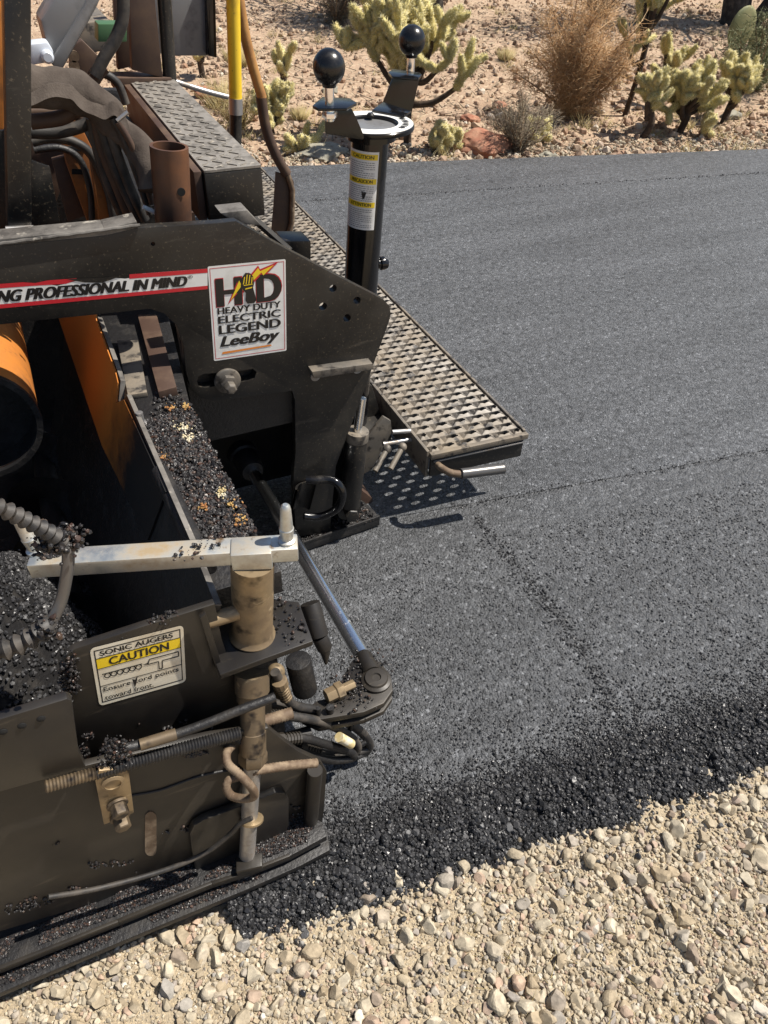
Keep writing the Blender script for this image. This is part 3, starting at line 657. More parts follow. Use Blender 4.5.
obj('clevis_lower', B().prism([p - Vector((0, 0, .028)) for p in cl], (0, 0, -.014)), 'gate', CLV, .003)
nk = PZ(372, 674, zc - .004); obj('rod_eye', B().tube([A1.lerp(nk, .18), A1.lerp(nk, .3), A1.lerp(nk, .7), nk], [rad(A1, 8.5), rad(A1, 9.5), rad(A1, 9.5), rad(A1, 9.5)], 20), 'gate', CLV)
c = PZ(376, 681, zc); obj('pivot_pin', B().lathe(c, (0, 0, 1), [(rad(c, 15), -.03), (rad(c, 15), .006), (rad(c, 12), .009), (rad(c, 11), .013), (rad(c, 5), .014), (rad(c, 4), .011)], 26), 'gate', CLV)
p, q = PZ(326, 697, zc + .012), PZ(362, 680, zc + .012); dv = (q - p).normalized()
obj('hose_fitting', B().lathe(p, dv, [(rad(p, 8), 0), (rad(p, 8), .02), (rad(p, 9.5), .022), (rad(p, 9.5), .036), (rad(p, 5), .038), (rad(p, 5), .062)], 6), 'brass', CLV, .0008)
hz = .78
for k, (px, rr, mt) in enumerate([([(225, 708), (262, 703), (298, 707), (330, 716), (356, 728), (369, 743), (362, 755), (340, 757)], 4.6, 'hose'),
                    ([(275, 672), (281, 684), (285, 697), (296, 706), (320, 711), (345, 720), (364, 734), (370, 747), (358, 752)], 4.4, 'hose'),
                    ([(250, 716), (285, 716), (322, 722), (348, 735), (358, 748), (345, 756), (318, 752), (296, 742)], 4.2, 'hose'),
                    ([(268, 741), (300, 738), (328, 745), (350, 752), (352, 758), (330, 760), (300, 752)], 4.2, 'tar')]):
    tubepx('hydraulic_hose', px, hz - .02 * k, rr, mt, PV, 14)
def coupling(px, y, r1, mat='gate', r2=None):
    p, q = PY(*px[0], y), PY(*px[1], y); ax_ = (q - p).normalized(); L_ = (q - p).length; k = rad(p, 1); r2 = r2 or r1 * .86
    prof = []
    for i in range(5): prof += [(r1 * k, L_ * (.02 + .13 * i)), (r1 * k, L_ * (.09 + .13 * i)), (r2 * k, L_ * (.10 + .13 * i)), (r2 * k, L_ * (.14 + .13 * i))]
    prof += [(r1 * 1.15 * k, L_ * .72), (r1 * 1.15 * k, L_ * .98), (r2 * .9 * k, L_)]
    obj('hose_coupling', B().lathe(p, ax_, prof, 12), mat, PV, 0, 25)
coupling([(262, 704), (238, 706)], .775, 7.2); coupling([(286, 698), (279, 680)], .755, 6.8, 'brass'); coupling([(285, 716), (262, 716)], .735, 6.8); coupling([(318, 752), (296, 746)], .735, 6.6); coupling([(300, 738), (276, 741)], .715, 6.8)
for px, y in (([(318, 708), (320, 724)], .748), ([(352, 724), (346, 738)], .75), ([(366, 742), (354, 748)], .745)): tubepx('hose_clip', px, y, 2.6, 'tar', PV, 8, smooth=False)
tubepx('hose_tag', [(339, 737), (351, 744)], hz - .062, 5, 'sealant', PV, 14, smooth=False)
tubepx('hose_clip', [(330, 707), (331, 722)], hz - .035, 4, 'tar', PV, 10, smooth=False)
tubepx('hose_joint', [(262, 744), (292, 738), (310, 733)], .74, 7.5, 'tar', PV, 10, smooth=False)
c = PY(276, 672, .78); obj('elbow_fitting', B().ball(c, rad(c, 9)).tube([c, PY(282, 695, .765)], rad(c, 7), 12), 'brass', PV, angle=50)
P = [PY(310, 603, .86), PY(319, 636, .82), PY(325, 648, .81), PY(326, 664, .80)]
obj('grease_cylinder', B().tube(P[:2], rad(P[0], 10), 18).tube([P[1], P[2]], rad(P[0], 8), 16).tube([P[2], P[3]], [rad(P[0], 6.5), rad(P[0], 1.5)], 14), 'gate', PV, .001)
P = [PY(298, 660, .80), PY(305, 690, .79)]
obj('dark_sleeve', B().tube(P, rad(P[0], 13), 18), 'tar', PV, .002)
# ---- auger chamber ---------------------------------------------------
xw = PY(215, 605, .745).x
zt = PY(215, 605, .745).z
far = PX(99, 322, xw); zf = far.z; yf = far.y
W0 = Vector((xw, .742, zt)); W1 = PZ(98, 318, zt); W1 = W0 + (W1 - W0) * 1.35       # top edge of the leaning chamber wall
LEAN = Vector((-.19, 0, -.5)); WN = (W1 - W0).cross(LEAN).normalized()
def WP(u, v): return PP(u, v, W0, WN)
edge = [W0, WP(190, 541), WP(127, 396), WP(119, 402), WP(121, 382), WP(117, 370), WP(98, 318), W1]
b = B().prism(edge + [W1 + LEAN, W0 + LEAN], WN * (.009 if WN.x > 0 else -.009))
TW = obj('auger_wall', b, 'tar', PV, .0012)
sg = -1 if WN.x > 0 else 1
b = B()
for p, q in ((edge[0], edge[1]), (edge[1], edge[2]), (edge[3], edge[4]), (edge[4], edge[5]), (edge[5], edge[6])):
    dn = -WN * sg * .010; b.prism([p, q, q + dn, p + dn], (0, 0, .004))
obj('lit_wall_edge', b, 'ledge', TW, .0008)  # grey steel strip, paler than the wall so its top edge looks lit
lin_ = [WP(56, 306), WP(97, 306), WP(98, 320), WP(117, 371), WP(120, 383), WP(118, 403), WP(126, 400), WP(168, 492), WP(150, 540), WP(104, 446)]
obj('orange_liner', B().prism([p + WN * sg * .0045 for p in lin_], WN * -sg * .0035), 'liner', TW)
obj('chamber_floor', B().box((-1.1, .70, -.02), (xw - .005, 2.3, .05)), 'tar', PV)
obj('chamber_back', B().box((-1.1, 2.3, 0), (xw, 2.33, .80)), 'tar', PV)
obj('chamber_front', B().box((-1.1, .80, .03), (-.995, 2.2, .62)), 'tar', PV)
# auger drum with its rim
c = PY(-26, 426, 1.50); rr_ = rad(c, 61)
DR = obj('auger_tube', B().lathe(c, (0, 1, 0), [(rr_, 0), (rr_, .62), (rr_ * .96, .62), (rr_ * .96, .0)], 56, 0, True), 'orange', PV, angle=30)
obj('tube_liner', B().lathe(c + Vector((0, .004, 0)), (0, 1, 0), [(rr_ * .955, 0), (rr_ * .955, .3), (rr_ * .93, .3), (rr_ * .93, 0)], 48, 0, True), 'tar', DR)
obj('tube_rim', B().lathe(c - Vector((0, .012, 0)), (0, 1, 0), [(rr_ * .93, 0), (rr_ * 1.03, 0), (rr_ * 1.03, .012), (rr_ * .93, .012)], 56, 0, True), 'tar', DR, angle=30)
obj('tube_plug', B().lathe(c + Vector((0, .06, 0)), (0, 1, 0), [(rr_ * .95, 0), (rr_ * .95, .02)], 48), 'tar', DR)
obj('auger_shaft', B().tube([Vector((-.16, .78, .12)), Vector((-.16, 2.1, .12))], .03, 20), 'tar', PV)
b = B()
for i in range(160):
    a0, a1 = i * .22, (i + 1) * .22; y0, y1 = .8 + i * .0078, .8 + (i + 1) * .0078
    f_ = lambda a, y, r_: Vector((-.16 + r_ * math.cos(a), y, .12 + r_ * math.sin(a)))
    b.face([f_(a0, y0, .03), f_(a1, y1, .03), f_(a1, y1, .11), f_(a0, y0, .11)])
obj('auger_flight', b, 'tar', PV)
# spiral wrapped hose at the left and its bare length
tubepx('wrapped_hose', [(-40, 497), (0, 508), (25, 520), (48, 532), (64, 543)], [.66, .665, .67, .675, .68], 7.5, 'hose', PV, 14, rib=(.011, .0022))
tubepx('bare_hose', [(62, 541), (68, 553), (67, 572), (62, 598), (55, 615), (47, 627)], [.68, .675, .67, .665, .66, .655], 6, 'greyrod', PV, 14)
tubepx('wrapped_hose', [(52, 620), (38, 634), (15, 646), (-8, 654), (-60, 672)], .655, 9, 'hose', PV, 16, rib=(.014, .0032))
# ---- deck beam between chamber wall and side plate ---------------------
zd = zt - .03
def DZ(u, v): return PZ(u, v, zd)
yy = 2.14
deck = [Vector((xw + .005, .80, zd)), Vector((W1.x + .012, yy, zd)), Vector((.285, yy, zd)), DZ(190, 405), DZ(200, 424), DZ(196, 428), DZ(236, 495), DZ(229, 499), DZ(240, 503), DZ(257, 534), DZ(262, 590)]
deck = deck[:-1] + [Vector((DZ(257, 534).x + .01, .80, zd))]
DK = obj('deck_beam', B().prism(deck, (0, 0, -.05)), 'tar', PV, .002)
obj('deck_bulkhead', B().box((xw - .02, 2.145, .1), (.42, 2.16, .72)), 'rustdark', DK)
obj('deck_side', B().box((xw + .02, .82, .1), (.20, 1.5, zd - .052)), 'tar', DK)
b = B().prism([DZ(118, 345) + Vector((0, 0, .012)), DZ(139, 345) + Vector((0, 0, .012)), DZ(148, 397) + Vector((0, 0, .012)), DZ(129, 400) + Vector((0, 0, .012))], (0, 0, -.011)); obj('deck_patch', b, 'grate', DK, .001)
b = B().prism([DZ(139, 322) + Vector((0, 0, .02)), DZ(158, 322) + Vector((0, 0, .02)), DZ(178, 395) + Vector((0, 0, .02)), DZ(160, 400) + Vector((0, 0, .02))], (0, 0, -.02)); obj('deck_strip', b, 'rustdark', DK, .001)
c = DZ(142, 425); obj('deck_stud', B().lathe(c, (0, 0, 1), [(.012, 0), (.012, .006), (.007, .008), (.007, .03), (.003, .03)], 16), 'steel', DK)
p, q = PZ(160, 472, zd + .012), PZ(207, 570, zd + .012)
obj('deck_pipe', B().tube([p, q], rad(p, 9), 18), 'tar', DK)
# ---- side plate with decals ------------------------------------------
yP = 1.45
SPx = [(-120, 262), (-60, 252), (106, 235.5), (138, 228), (219, 223), (236, 221), (247, 227), (290, 251), (384, 300), (389.5, 306), (391, 314), (389, 322), (356, 413), (336, 466), (330, 532), (296, 537), (293, 486), (295.6, 452), (295, 400), (292, 391), (213, 401), (200, 398), (190, 387), (186, 372), (183, 345), (176, 325), (165, 314), (150, 309), (-60, 331), (-120, 338)]
SP = plate('side_plate', SPx, yP, .022, 'black', PV, .0015); tag(SP, 'black steel side plate of the screed with slogan stripe and decal')
cut = []
for (u, v), r in (((333, 288.5), 4.0), ((323, 306.5), 4.2), ((357, 300.5), 4.0), ((347, 318), 4.2), ((153, 244), 2.2)):
    c = PY(u, v, yP); cut.append(B().lathe(c + Vector((0, -.01, 0)), (0, 1, 0), [(rad(c, r), 0), (rad(c, r), .05)], 20))
sl_ = [PY(u, v, yP - .01) for u, v in ((198, 384), (199, 379), (205, 376), (230, 374.5), (254, 371), (258, 374), (256, 380), (250, 383), (206, 390), (200, 389))]
cut.append(B().prism(sl_, (0, .06, 0)))
boolean_cut(SP, cut)
obj('slot_backing', B().prism([PY(u, v, yP + .03) for u, v in ((185, 360), (270, 360), (270, 400), (185, 400))], (0, .005, 0)), 'hole', SP)
c = PY(227, 380, yP); obj('adjusting_bolt', B().lathe(c, NY, [(rad(c, 13.5), .0005), (rad(c, 13.5), .006), (rad(c, 12), .008)], 28).lathe(c, NY, [(rad(c, 8.5), .008), (rad(c, 8.5), .02)], 6).lathe(c + Vector((0, -.02, -.004)), NY, [(rad(c, 6), 0), (rad(c, 6), .016), (rad(c, 4), .019)], 6), 'grate', SP, .0006)
# welded strip with two screws
st = [PY(u, v, yP) for u, v in ((308, 363), (366, 354), (369, 361), (312, 372))]
obj('welded_strip', B().prism([PY(308, 366, yP), PY(368, 358, yP), PY(369, 364, yP), PY(310, 373, yP)], (0, -.028, 0)), 'grate', SP, .0012)
for u, v in ((315, 376), (357, 368.5)): c = PY(u, v, yP); obj('screw', B().lathe(c, NY, [(rad(c, 5), 0), (rad(c, 5), .004), (rad(c, 3), .006)], 18), 'steel', SP)
# top flange ledge
zfl = PY(60, 240, yP).z
lg = [(-120, 262), (-60, 252), (106, 235.5), (138, 228)]
b = B()
for i in range(3):
    p, q = PY(*lg[i], yP), PY(*lg[i + 1], yP); dd = Vector((0, .05, .0)); b.prism([p, q, q + dd, p + dd], (0, 0, .012))
LED = obj('top_ledge', b, 'ledge', SP, .001)
b = B(); path = []
for i in range(30):
    t = i / 29; p = PY(0, 246.5, yP).lerp(PY(140, 227.5, yP), t); path.append(p + Vector((0, -.004, .006 + .0005 * math.sin(i * 1.7))))
b.tube(path, .0035, 8); obj('weld_bead', b, 'ledge', SP)
# slogan stripe
o0, o1, o2 = PY(-98, 317.5, yP), PY(207.5, 289, yP), PY(-98, 291, yP)
e1 = PY(207.5, 268.5, yP)
def quad4(p00, p10, p01, p11, nrm):
    nrm = Vector(nrm)
    return lambda a, b_, l: (p00 * (1 - a) + p10 * a) * (1 - b_) + (p01 * (1 - a) + p11 * a) * b_ + nrm * l
d = Decal(quad4(o0, o1, o2, e1, (0, -.0006, 0)))
d.poly([(0, 0), (1, 0), (1, 1), (.76, 1), (.75, .86), (.70, .82), (.66, .9), (.60, .75), (.54, .9), (.47, .74), (.42, .92), (.38, .86), (.35, .95), (0, .95)], 0, .6)
d.rect(0, 0, 1, .17, 1, 1.0)
d.poly([(.715, .8), (1, .8), (1, 1.0), (.715, 1.0)], 1, 1.0)
d.poly([(.0, .82), (.38, .82), (.5, .8), (.53, .9), (.535, 1.0), (.44, 1.0), (.40, .93), (.36, 1.0), (0, 1.0)], 1, 1.0)
d.text('PAVING PROFESSIONAL IN MIND', .175, .25, .925, .73, 2, 1.5, .22, .09)
d.text('\u00ae', .925, .60, .945, .74, 2, 1.5, 0, .02)
d.poly([(.50, 1.0), (.62, .95), (.70, 1.0), (.62, .72), (.56, .80)], 3, 1.8)
tag(decal_obj('slogan_stripe', d, ['white', 'red', 'ink', 'black'], SP), 'white slogan stripe with red borders, scraped along the top')
# emblem decal
q00, q10, q01, q11 = PY(214, 361, yP), PY(286.5, 350.5, yP), PY(207.5, 266.5, yP), PY(285.5, 259, yP)
d = Decal(quad4(q00, q10, q01, q11, (0, -.0006, 0)))
d.poly(round_rect(0, 0, 1, 1, .02, .015), 0, .7)
d.frame(.022, .02, .978, .98, .007, .006, 1, 1.1)
for t, x0, x1 in (('H', .075, .42), ('D', .60, .945)):
    d.text(t, x0 - .008, .583, x1 + .008, .872, 1, 1.2, 0, .10); d.text(t, x0, .59, x1, .865, 2, 1.6, 0, .09)
bolt = [(.245, .615), (.39, .845), (.40, .80), (.50, .885), (.505, .845), (.64, .945), (.655, .905), (.87, .965), (.70, .855), (.68, .89), (.545, .795), (.545, .83), (.43, .72), (.41, .765)]
cb = (sum(p[0] for p in bolt) / len(bolt), sum(p[1] for p in bolt) / len(bolt))
def strip_poly(dd, pts, mi, lift):
    k = len(pts) // 2
    dd.poly(pts, mi, lift)
strip_poly(d, [(.225, .60), (.385, .865), (.405, .825), (.51, .905), (.515, .865), (.635, .965), (.66, .925), (.91, .985), (.70, .84), (.675, .87), (.54, .775), (.535, .805), (.43, .70), (.405, .745)], 1, 2.0)
strip_poly(d, [(.26, .635), (.385, .835), (.405, .795), (.51, .88), (.515, .84), (.635, .94), (.66, .905), (.84, .955), (.70, .86), (.675, .892), (.54, .80), (.535, .83), (.43, .725), (.405, .77)], 3, 2.4)
fist = [(.40, .775), (.42, .86), (.47, .905), (.53, .895), (.565, .86), (.575, .79), (.56, .745), (.60, .615), (.57, .585), (.48, .585), (.455, .62), (.465, .70), (.43, .73)]
d.poly(fist, 2, 2.8)
for a, b_, c_, e_ in ((.43, .79, .455, .865), (.465, .79, .49, .885), (.50, .79, .525, .88), (.535, .79, .553, .855)):
    d.poly([(a, b_), (a + .012, b_), (c_ + .006, e_), (c_ - .006, e_)], 3, 3.2)
d.poly([(.455, .735), (.545, .745), (.55, .758), (.46, .748)], 3, 3.2); d.poly([(.44, .775), (.555, .78), (.555, .788), (.44, .783)], 3, 3.2)
d.text('HEAVY DUTY', .085, .505, .925, .572, 2, 1.6, 0, .07)
d.text('ELECTRIC', .085, .405, .925, .483, 2, 1.6, 0, .08)
d.text('LEGEND', .085, .29, .925, .383, 2, 1.6, 0, .09)
d.text('LeeBoy', .09, .115, .91, .262, 2, 1.6, .28, .08)
d.poly([(.11, .065), (.79, .082), (.78, .1), (.12, .09)], 4, 1.6)
d.text('0000-00', .86, .025, .95, .04, 2, 1.6) if False else None
tag(decal_obj('emblem_decal', d, ['white', 'red', 'ink', 'dyel', 'dora'], SP), 'white square decal reading HD heavy duty electric legend')
# recess behind the opening of the side plate
obj('extension_housing', B().box((.22, 1.475, .42), (.50, 1.5, .72)).box((.24, 1.75, .02), (.62, 1.78, .60)), 'tar', PV)
obj('housing_shade', B().box((.255, 1.50, .56), (.58, 1.8, .585)).box((.60, 1.475, .03), (.62, 1.75, .60)), 'tar', PV)
# foot shoe of the screed with cylinder, tow ring and bolt
ft = [PZ(u, v, .03) for u, v in ((262, 560), (302, 546), (380, 519), (374, 510), (362, 500), (330, 500), (285, 520))]
SHOE = obj('screed_shoe', B().prism(ft, (0, 0, -.025)), 'tar', PV, .002)
obj('shoe_edge', B().prism([ft[0], ft[1], ft[2], ft[2] + Vector((0, .006, 0)), ft[1] + Vector((0, .006, 0)), ft[0] + Vector((0, .006, 0))], (0, 0, .012)), 'tar', SHOE, .001)
obj('shoe_block', B().prism([PY(u, v, 1.55) for u, v in ((358, 487), (373, 499), (372, 512), (352, 520))], (0, .08, 0)), 'rustdark', SHOE, .002)
P = [PY(362, 398, 1.47), PY(357.5, 432, 1.46), PY(350, 505, 1.45)]
CYL = obj('tilt_cylinder', B().tube([P[1], P[2]], rad(P[1], 11), 22), 'black', PV, .002); tag(CYL, 'scuffed black tilt cylinder at the foot of the side plate')
obj('piston', B().tube([P[0], P[1]], rad(P[0], 4.5), 16), 'chrome', CYL)
obj('cylinder_cap', B().tube([P[1] + Vector((0, 0, .004)), P[1].lerp(P[2], .10)], rad(P[1], 11.8), 22), 'grate', CYL, .002)
c = PY(351, 512, 1.44); obj('pivot_bolt', B().lathe(c + Vector((0, .04, 0)), NY, [(rad(c, 13), 0), (rad(c, 13), .03)], 22).hexbolt(c + Vector((0, .012, 0)), (-.15, -1, 0.1), rad(c, 7.5), .03, rad(c, 9)), 'black', CYL, .001)
tubepx('tow_ring', [(306, 480), (316, 480), (329, 479.5), (338, 484), (342.5, 494), (339, 506), (330, 513), (318, 517), (304, 516)], [1.43, 1.42, 1.41, 1.395, 1.385, 1.385, 1.39, 1.40, 1.41], 4.3, 'gloss', PV, 14)
b = B(); p, q = PY(306, 487, 1.425), PY(300, 512, 1.425); ax_ = (q - p).normalized(); r_ = rad(p, 11)
for r0_, r1_ in ((r_, r_ * .8),):
    n0 = len(b.v)
    for i in range(13):
        a = math.pi * (.0 + i / 12); dirv = Vector((math.cos(a), math.sin(a) * .8, 0))
        for pp in (p, q): b.v += [pp + dirv * r0_, pp + dirv * r1_]
    for i in range(12):
        k = n0 + 4 * i
        b.f += [(k, k + 4, k + 6, k + 2), (k + 1, k + 3, k + 7, k + 5), (k, k + 1, k + 5, k + 4), (k + 2, k + 6, k + 7, k + 3)]; b.m += [0] * 4
obj('half_pipe', b, 'black', PV)
# ---- walkway of perforated plank ---------------------------------------
zw = .22
wx0, wx1, wy0, wy1 = .864, 1.166, 1.452, 4.35
sk = -.018 / .3                                            # the near end is cut slightly askew
rows = int((wy1 - wy0) / .0335); cols = 5; cw = (wx1 - wx0) / cols; rh = (wy1 - wy0) / rows
b = B(); NSEG = 16
def cell(xc, yc, hx, hy):
    n0 = len(b.v); per = []
    for i in range(NSEG):
        a = 2 * math.pi * i / NSEG; ca, sa = math.cos(a), math.sin(a); k = 1 / max(abs(ca), abs(sa))
        per.append((ca * k, sa * k, ca, sa))
    for s in range(4):
        for (pu, pv, ca, sa) in per:
            if s == 0: x, y, z = xc + pu * hx, yc + pv * hy, zw
            elif s == 1: x, y, z = xc + ca * hx * .82, yc + sa * hy * .66, zw + .0035 * (1 + .5 * (round(ca * 7) % 2))
            elif s == 2: x, y, z = xc + ca * hx * .68, yc + sa * hy * .46, zw + .0045 * (1 + .6 * (round(ca * 7) % 2))
            else: x, y, z = xc + ca * hx * .68, yc + sa * hy * .46, zw - .010
            b.v.append(Vector((x, y + sk * (x - wx0), z)))
    for s in range(3):
        for i in range(NSEG):
            j = (i + 1) % NSEG; k = n0 + s * NSEG
            b.f.append((k + i, k + j, k + NSEG + j, k + NSEG + i)); b.m.append(0)
for r in range(rows):
    yc = wy0 + (r + .5) * rh
    if r % 2:
        for c_ in range(cols): cell(wx0 + (c_ + .5) * cw, yc, cw / 2, rh / 2)
    else:
        cell(wx0 + cw / 4, yc, cw / 4, rh / 2); cell(wx1 - cw / 4, yc, cw / 4, rh / 2)
        for c_ in range(cols - 1): cell(wx0 + (c_ + 1) * cw, yc, cw / 2, rh / 2)
WK = obj('walkway', b, 'grate', PV, angle=30); tag(WK, 'long walkway of perforated anti slip plank behind the screed')
def wy(x): return wy0 + sk * (x - wx0)
b = B()
b.prism([(wx0 - .006, wy(wx0) - .012, zw + .004), (wx1 + .01, wy(wx1) - .012, zw + .004), (wx1 + .01, wy(wx1) + .004, zw + .004), (wx0 - .006, wy(wx0) + .004, zw + .004)], (0, 0, -.018))
obj('walkway_lip', b, 'grate', WK, .002)
b = B().prism([(wx0 - .002, wy(wx0) - .006, zw - .014), (wx1 + .0, wy(wx1) - .006, zw - .014), (wx1, wy(wx1) + .004, zw - .014), (wx0 - .002, wy(wx0) + .004, zw - .014)], (0, 0, -.066))
obj('walkway_fascia', b, 'black', WK, .0015)
obj('walkway_trim', B().prism([(wx0 + .005, wy(wx0) - .011, zw - .022), (wx1, wy(wx1) - .011, zw - .022), (wx1, wy(wx1) - .006, zw - .022), (wx0 + .005, wy(wx0) - .006, zw - .022)], (0, 0, -.005)), 'steel', WK, .001)
obj('side_channel', B().box((wx0 - .012, wy0 + .006, zw - .085), (wx0 - .003, wy1, zw + .006)), 'grate', WK, .0015)
obj('side_rail', B().box((wx1 + .002, wy(wx1) + .006, zw - .03), (wx1 + .010, wy1, zw + .008)), 'grate', WK, .0015)
GR = tubepx('pull_handle', [(438, 465), (441, 467.5), (450, 472.5), (462, 474), (468, 473)], [1.43, 1.41, 1.385, 1.375, 1.373], 3.6, 'rust', WK, 12)
p, q = PY(461, 473.8, 1.375), PY(503.5, 468.5, 1.36)
pp, rr = ribbed([p, q], .006, rad(p, 5.4), .0006); obj('grip', B().tube(pp, rr, 16), 'greyrod', GR, angle=60)
# brackets and bolts between shoe and walkway
obj('hinge_plate', B().prism([PY(u, v, 1.62) for u, v in ((358, 448), (384, 417), (391, 421), (392, 432), (372, 470), (352, 480))], (0, .012, 0)), 'grate', WK, .002)
obj('hinge_plate', B().prism([PY(u, v, 1.75) for u, v in ((360, 380), (372, 386), (382, 418), (362, 446), (352, 440))], (0, .012, 0)), 'black', WK, .002)
for (a_, b2) in ((((383, 444), (414, 439))), (((392, 432), (410, 431)))): obj('link_rod', B().tube([PY(*a_, 1.56), PY(*b2, 1.56)], .007, 12), 'steel', WK)
for u, v in ((387, 449), (402.5, 447)):
    c = PY(u, v, 1.50); obj('clamp_screw', B().ball(c, .013, 0, 16, 8).tube([c, PY(u - 12, v + 22, 1.46)], .008, 12), 'grate', WK, angle=50)
# ---- control stand ----------------------------------------------------
yS = 1.75
T0, T1 = PY(360, 300, yS), PY(370.5, 133, yS); axs = (T1 - T0).normalized(); rt = rad(T0, 16.4)
Tb = T0 - axs * ((T0.z - .17) / axs.z)
ST = obj('control_stand', B().lathe(Tb, axs, [(rt, 0), (rt, (T1 - Tb).length)], 40), 'gloss', PV, angle=30); tag(ST, 'gloss black upright tube of the control stand')
obj('stand_foot', B().box((Tb.x - .09, Tb.y - .09, .12), (Tb.x + .095, Tb.y + .09, .172)), 'black', ST, .004)
c = PY(371.5, 124.5, yS); R1 = rad(c, 43)
obj('stand_ring', B().lathe(c, (0, 0, 1), [(R1 * .60, -.006), (R1 * .99, -.006), (R1, -.004), (R1, .003), (R1 * .985, .0045), (R1 * .62, .0045), (R1 * .60, .003), (R1 * .58, -.03), (R1 * .55, -.03)], 56), 'gloss', ST, angle=30)
obj('ring_plate', B().lathe(c + Vector((0, 0, .0052)), (0, 0, 1), [(R1 * .63, 0), (R1 * .975, 0), (R1 * .975, .0006), (R1 * .63, .0006)], 56, 0, True), 'white', ST, angle=30)
obj('ring_bowl', B().lathe(c + Vector((0, 0, -.004)), (0, 0, 1), [(0, 0), (R1 * .61, 0), (R1 * .61, .001)], 48), 'greymet', ST)
b = B()
for i in range(26):
    a = R_(-58 + i * 2.6 + (1.4 if i % 7 == 6 else 0))
    if i % 7 == 6: continue
    rr_ = R1 * .80; w_ = .0011; h_ = R1 * (.05 + .02 * ((i * 5) % 3))
    e = Vector((math.cos(a), math.sin(a), 0)); t = Vector((-e.y, e.x, 0)); o_ = c + Vector((0, 0, .0064))
    b.face([o_ + e * (rr_ - h_) - t * w_, o_ + e * (rr_ - h_) + t * w_, o_ + e * (rr_ + h_) + t * w_, o_ + e * (rr_ + h_) - t * w_])
obj('ring_lettering', b, 'ink', ST)
c2 = c + Vector((0.02, R1 * .5, .004)); obj('ring_screw', B().lathe(c2, (0, 0, 1), [(.009, 0), (.009, .004), (.006, .008)], 16), 'black', ST)
# two folded brackets, each with a ball knob on a stud
def arm(plate_px, y, flange_px, zfo, ball, rb, ystud):
    a = obj('bracket', B().prism([PY(u, v, y) for u, v in plate_px], (0, .006, 0)), 'gloss', ST, .0012)
    zf_ = PY(*flange_px[0], y).z
    obj('flange', B().prism([PZ(u, v, zf_) for u, v in flange_px], (0, 0, .006)), 'gloss', a, .002)
    bc = PY(*ball, ystud); base = Vector((bc.x, bc.y, zf_ + .004))
    s = obj('stud', B().tube([base - Vector((0, 0, .03)), Vector((bc.x, bc.y, bc.z))], rb * .30, 20).hexbolt(base + Vector((0, 0, -.012)), (0, 0, -1), rb * .5, .012), 'chrome', a, .0005)
    obj('ball_knob', B().ball(bc, rb, 0, 36, 22, 1.02).lathe(bc - Vector((0, 0, rb * 1.08)), (0, 0, 1), [(rb * .42, 0), (rb * .5, rb * .3)], 24), 'knob', s, angle=40)
    return a
rb = rad(PY(329, 67, 1.63), 16.6)
arm([(325.5, 113), (330, 111), (352, 109), (357, 119), (365, 138), (362, 140), (326, 134)], 1.665, [(312.5, 108.5), (318, 111.5), (347, 111), (357, 105.5), (350, 101), (322, 99.5)], 0, (329, 67), rb, 1.66)
y2 = 1.66 * (15.9 / 13.3)
arm([(383, 104), (411, 116.5), (419.5, 79), (394, 76)], 1.93, [(388, 74.5), (393, 71.5), (419, 75), (422, 77), (418.5, 81), (392, 79)], 0, (412, 40.5), rb, 1.95)
obj('bracket_foot', B().prism([PZ(u, v, c.z + .006) for u, v in ((372, 112), (383, 104), (411, 113), (404, 118))], (0, 0, .005)), 'gloss', ST, .001)
# pin stub on the tube
p = PY(372, 263, yS); obj('tube_pin', B().tube([p, PY(387, 264, yS)], .013, 16).lathe(PY(380, 263.5, yS), (1, 0, 0), [(.018, 0), (.018, .012)], 16), 'gloss', ST, .001)
# label sheet wrapped on the tube
Lb = T0 + axs * ((PY(362, 224, yS) - T0).dot(axs)); Lt = T0 + axs * ((PY(367, 147, yS) - T0).dot(axs)); Lh = (Lt - Lb).length
toc = -Vector((CR[0, 2], CR[1, 2], 0)); toc = Vector((-T0.x, -T0.y, 0)).normalized(); toc = (toc - axs * toc.dot(axs)).normalized(); sd = axs.cross(toc)
def tmap(a, b_, l):
    an = R_(-78 + 108 * a)
    return Lb + axs * (Lh * b_) + (toc * math.cos(an) + sd * math.sin(an)) * (rt + .0004 + l * .0005)
d = Decal(tmap)
d.rect(0, 0, 1, 1, 0, 0, 18)
for yb in (.90, .60, .30): d.rect(.03, yb, .97, yb + .07, 2, .5, 16)
for t, yb in (('CAUTION', .915), ('PRECAUCION', .615), ('ATTENTION', .315)): d.text(t, .2, yb, .86, yb + .042, 1, 1, 0, .05)
for blk, n_ in ((.68, 8), (.385, 8), (.03, 10)):
    for i in range(n_):
        yb = blk + i * .026; x = .08; e_ = .9 - .3 * ((i * 7 + int(blk * 50)) % 5 == 0)
        while x < e_:
            w_ = random.uniform(.03, .09); d.rect(x, yb, min(x + w_, e_), yb + .009, 3, .6, 2); x += w_ + .018
d.poly([(.55, .51), (.70, .50), (.66, .43), (.60, .40)], 1, 1.2)
tag(decal_obj('warning_label', d, ['white', 'ink', 'dyel', 'inkgrey'], ST), 'white warning label with three yellow headings')
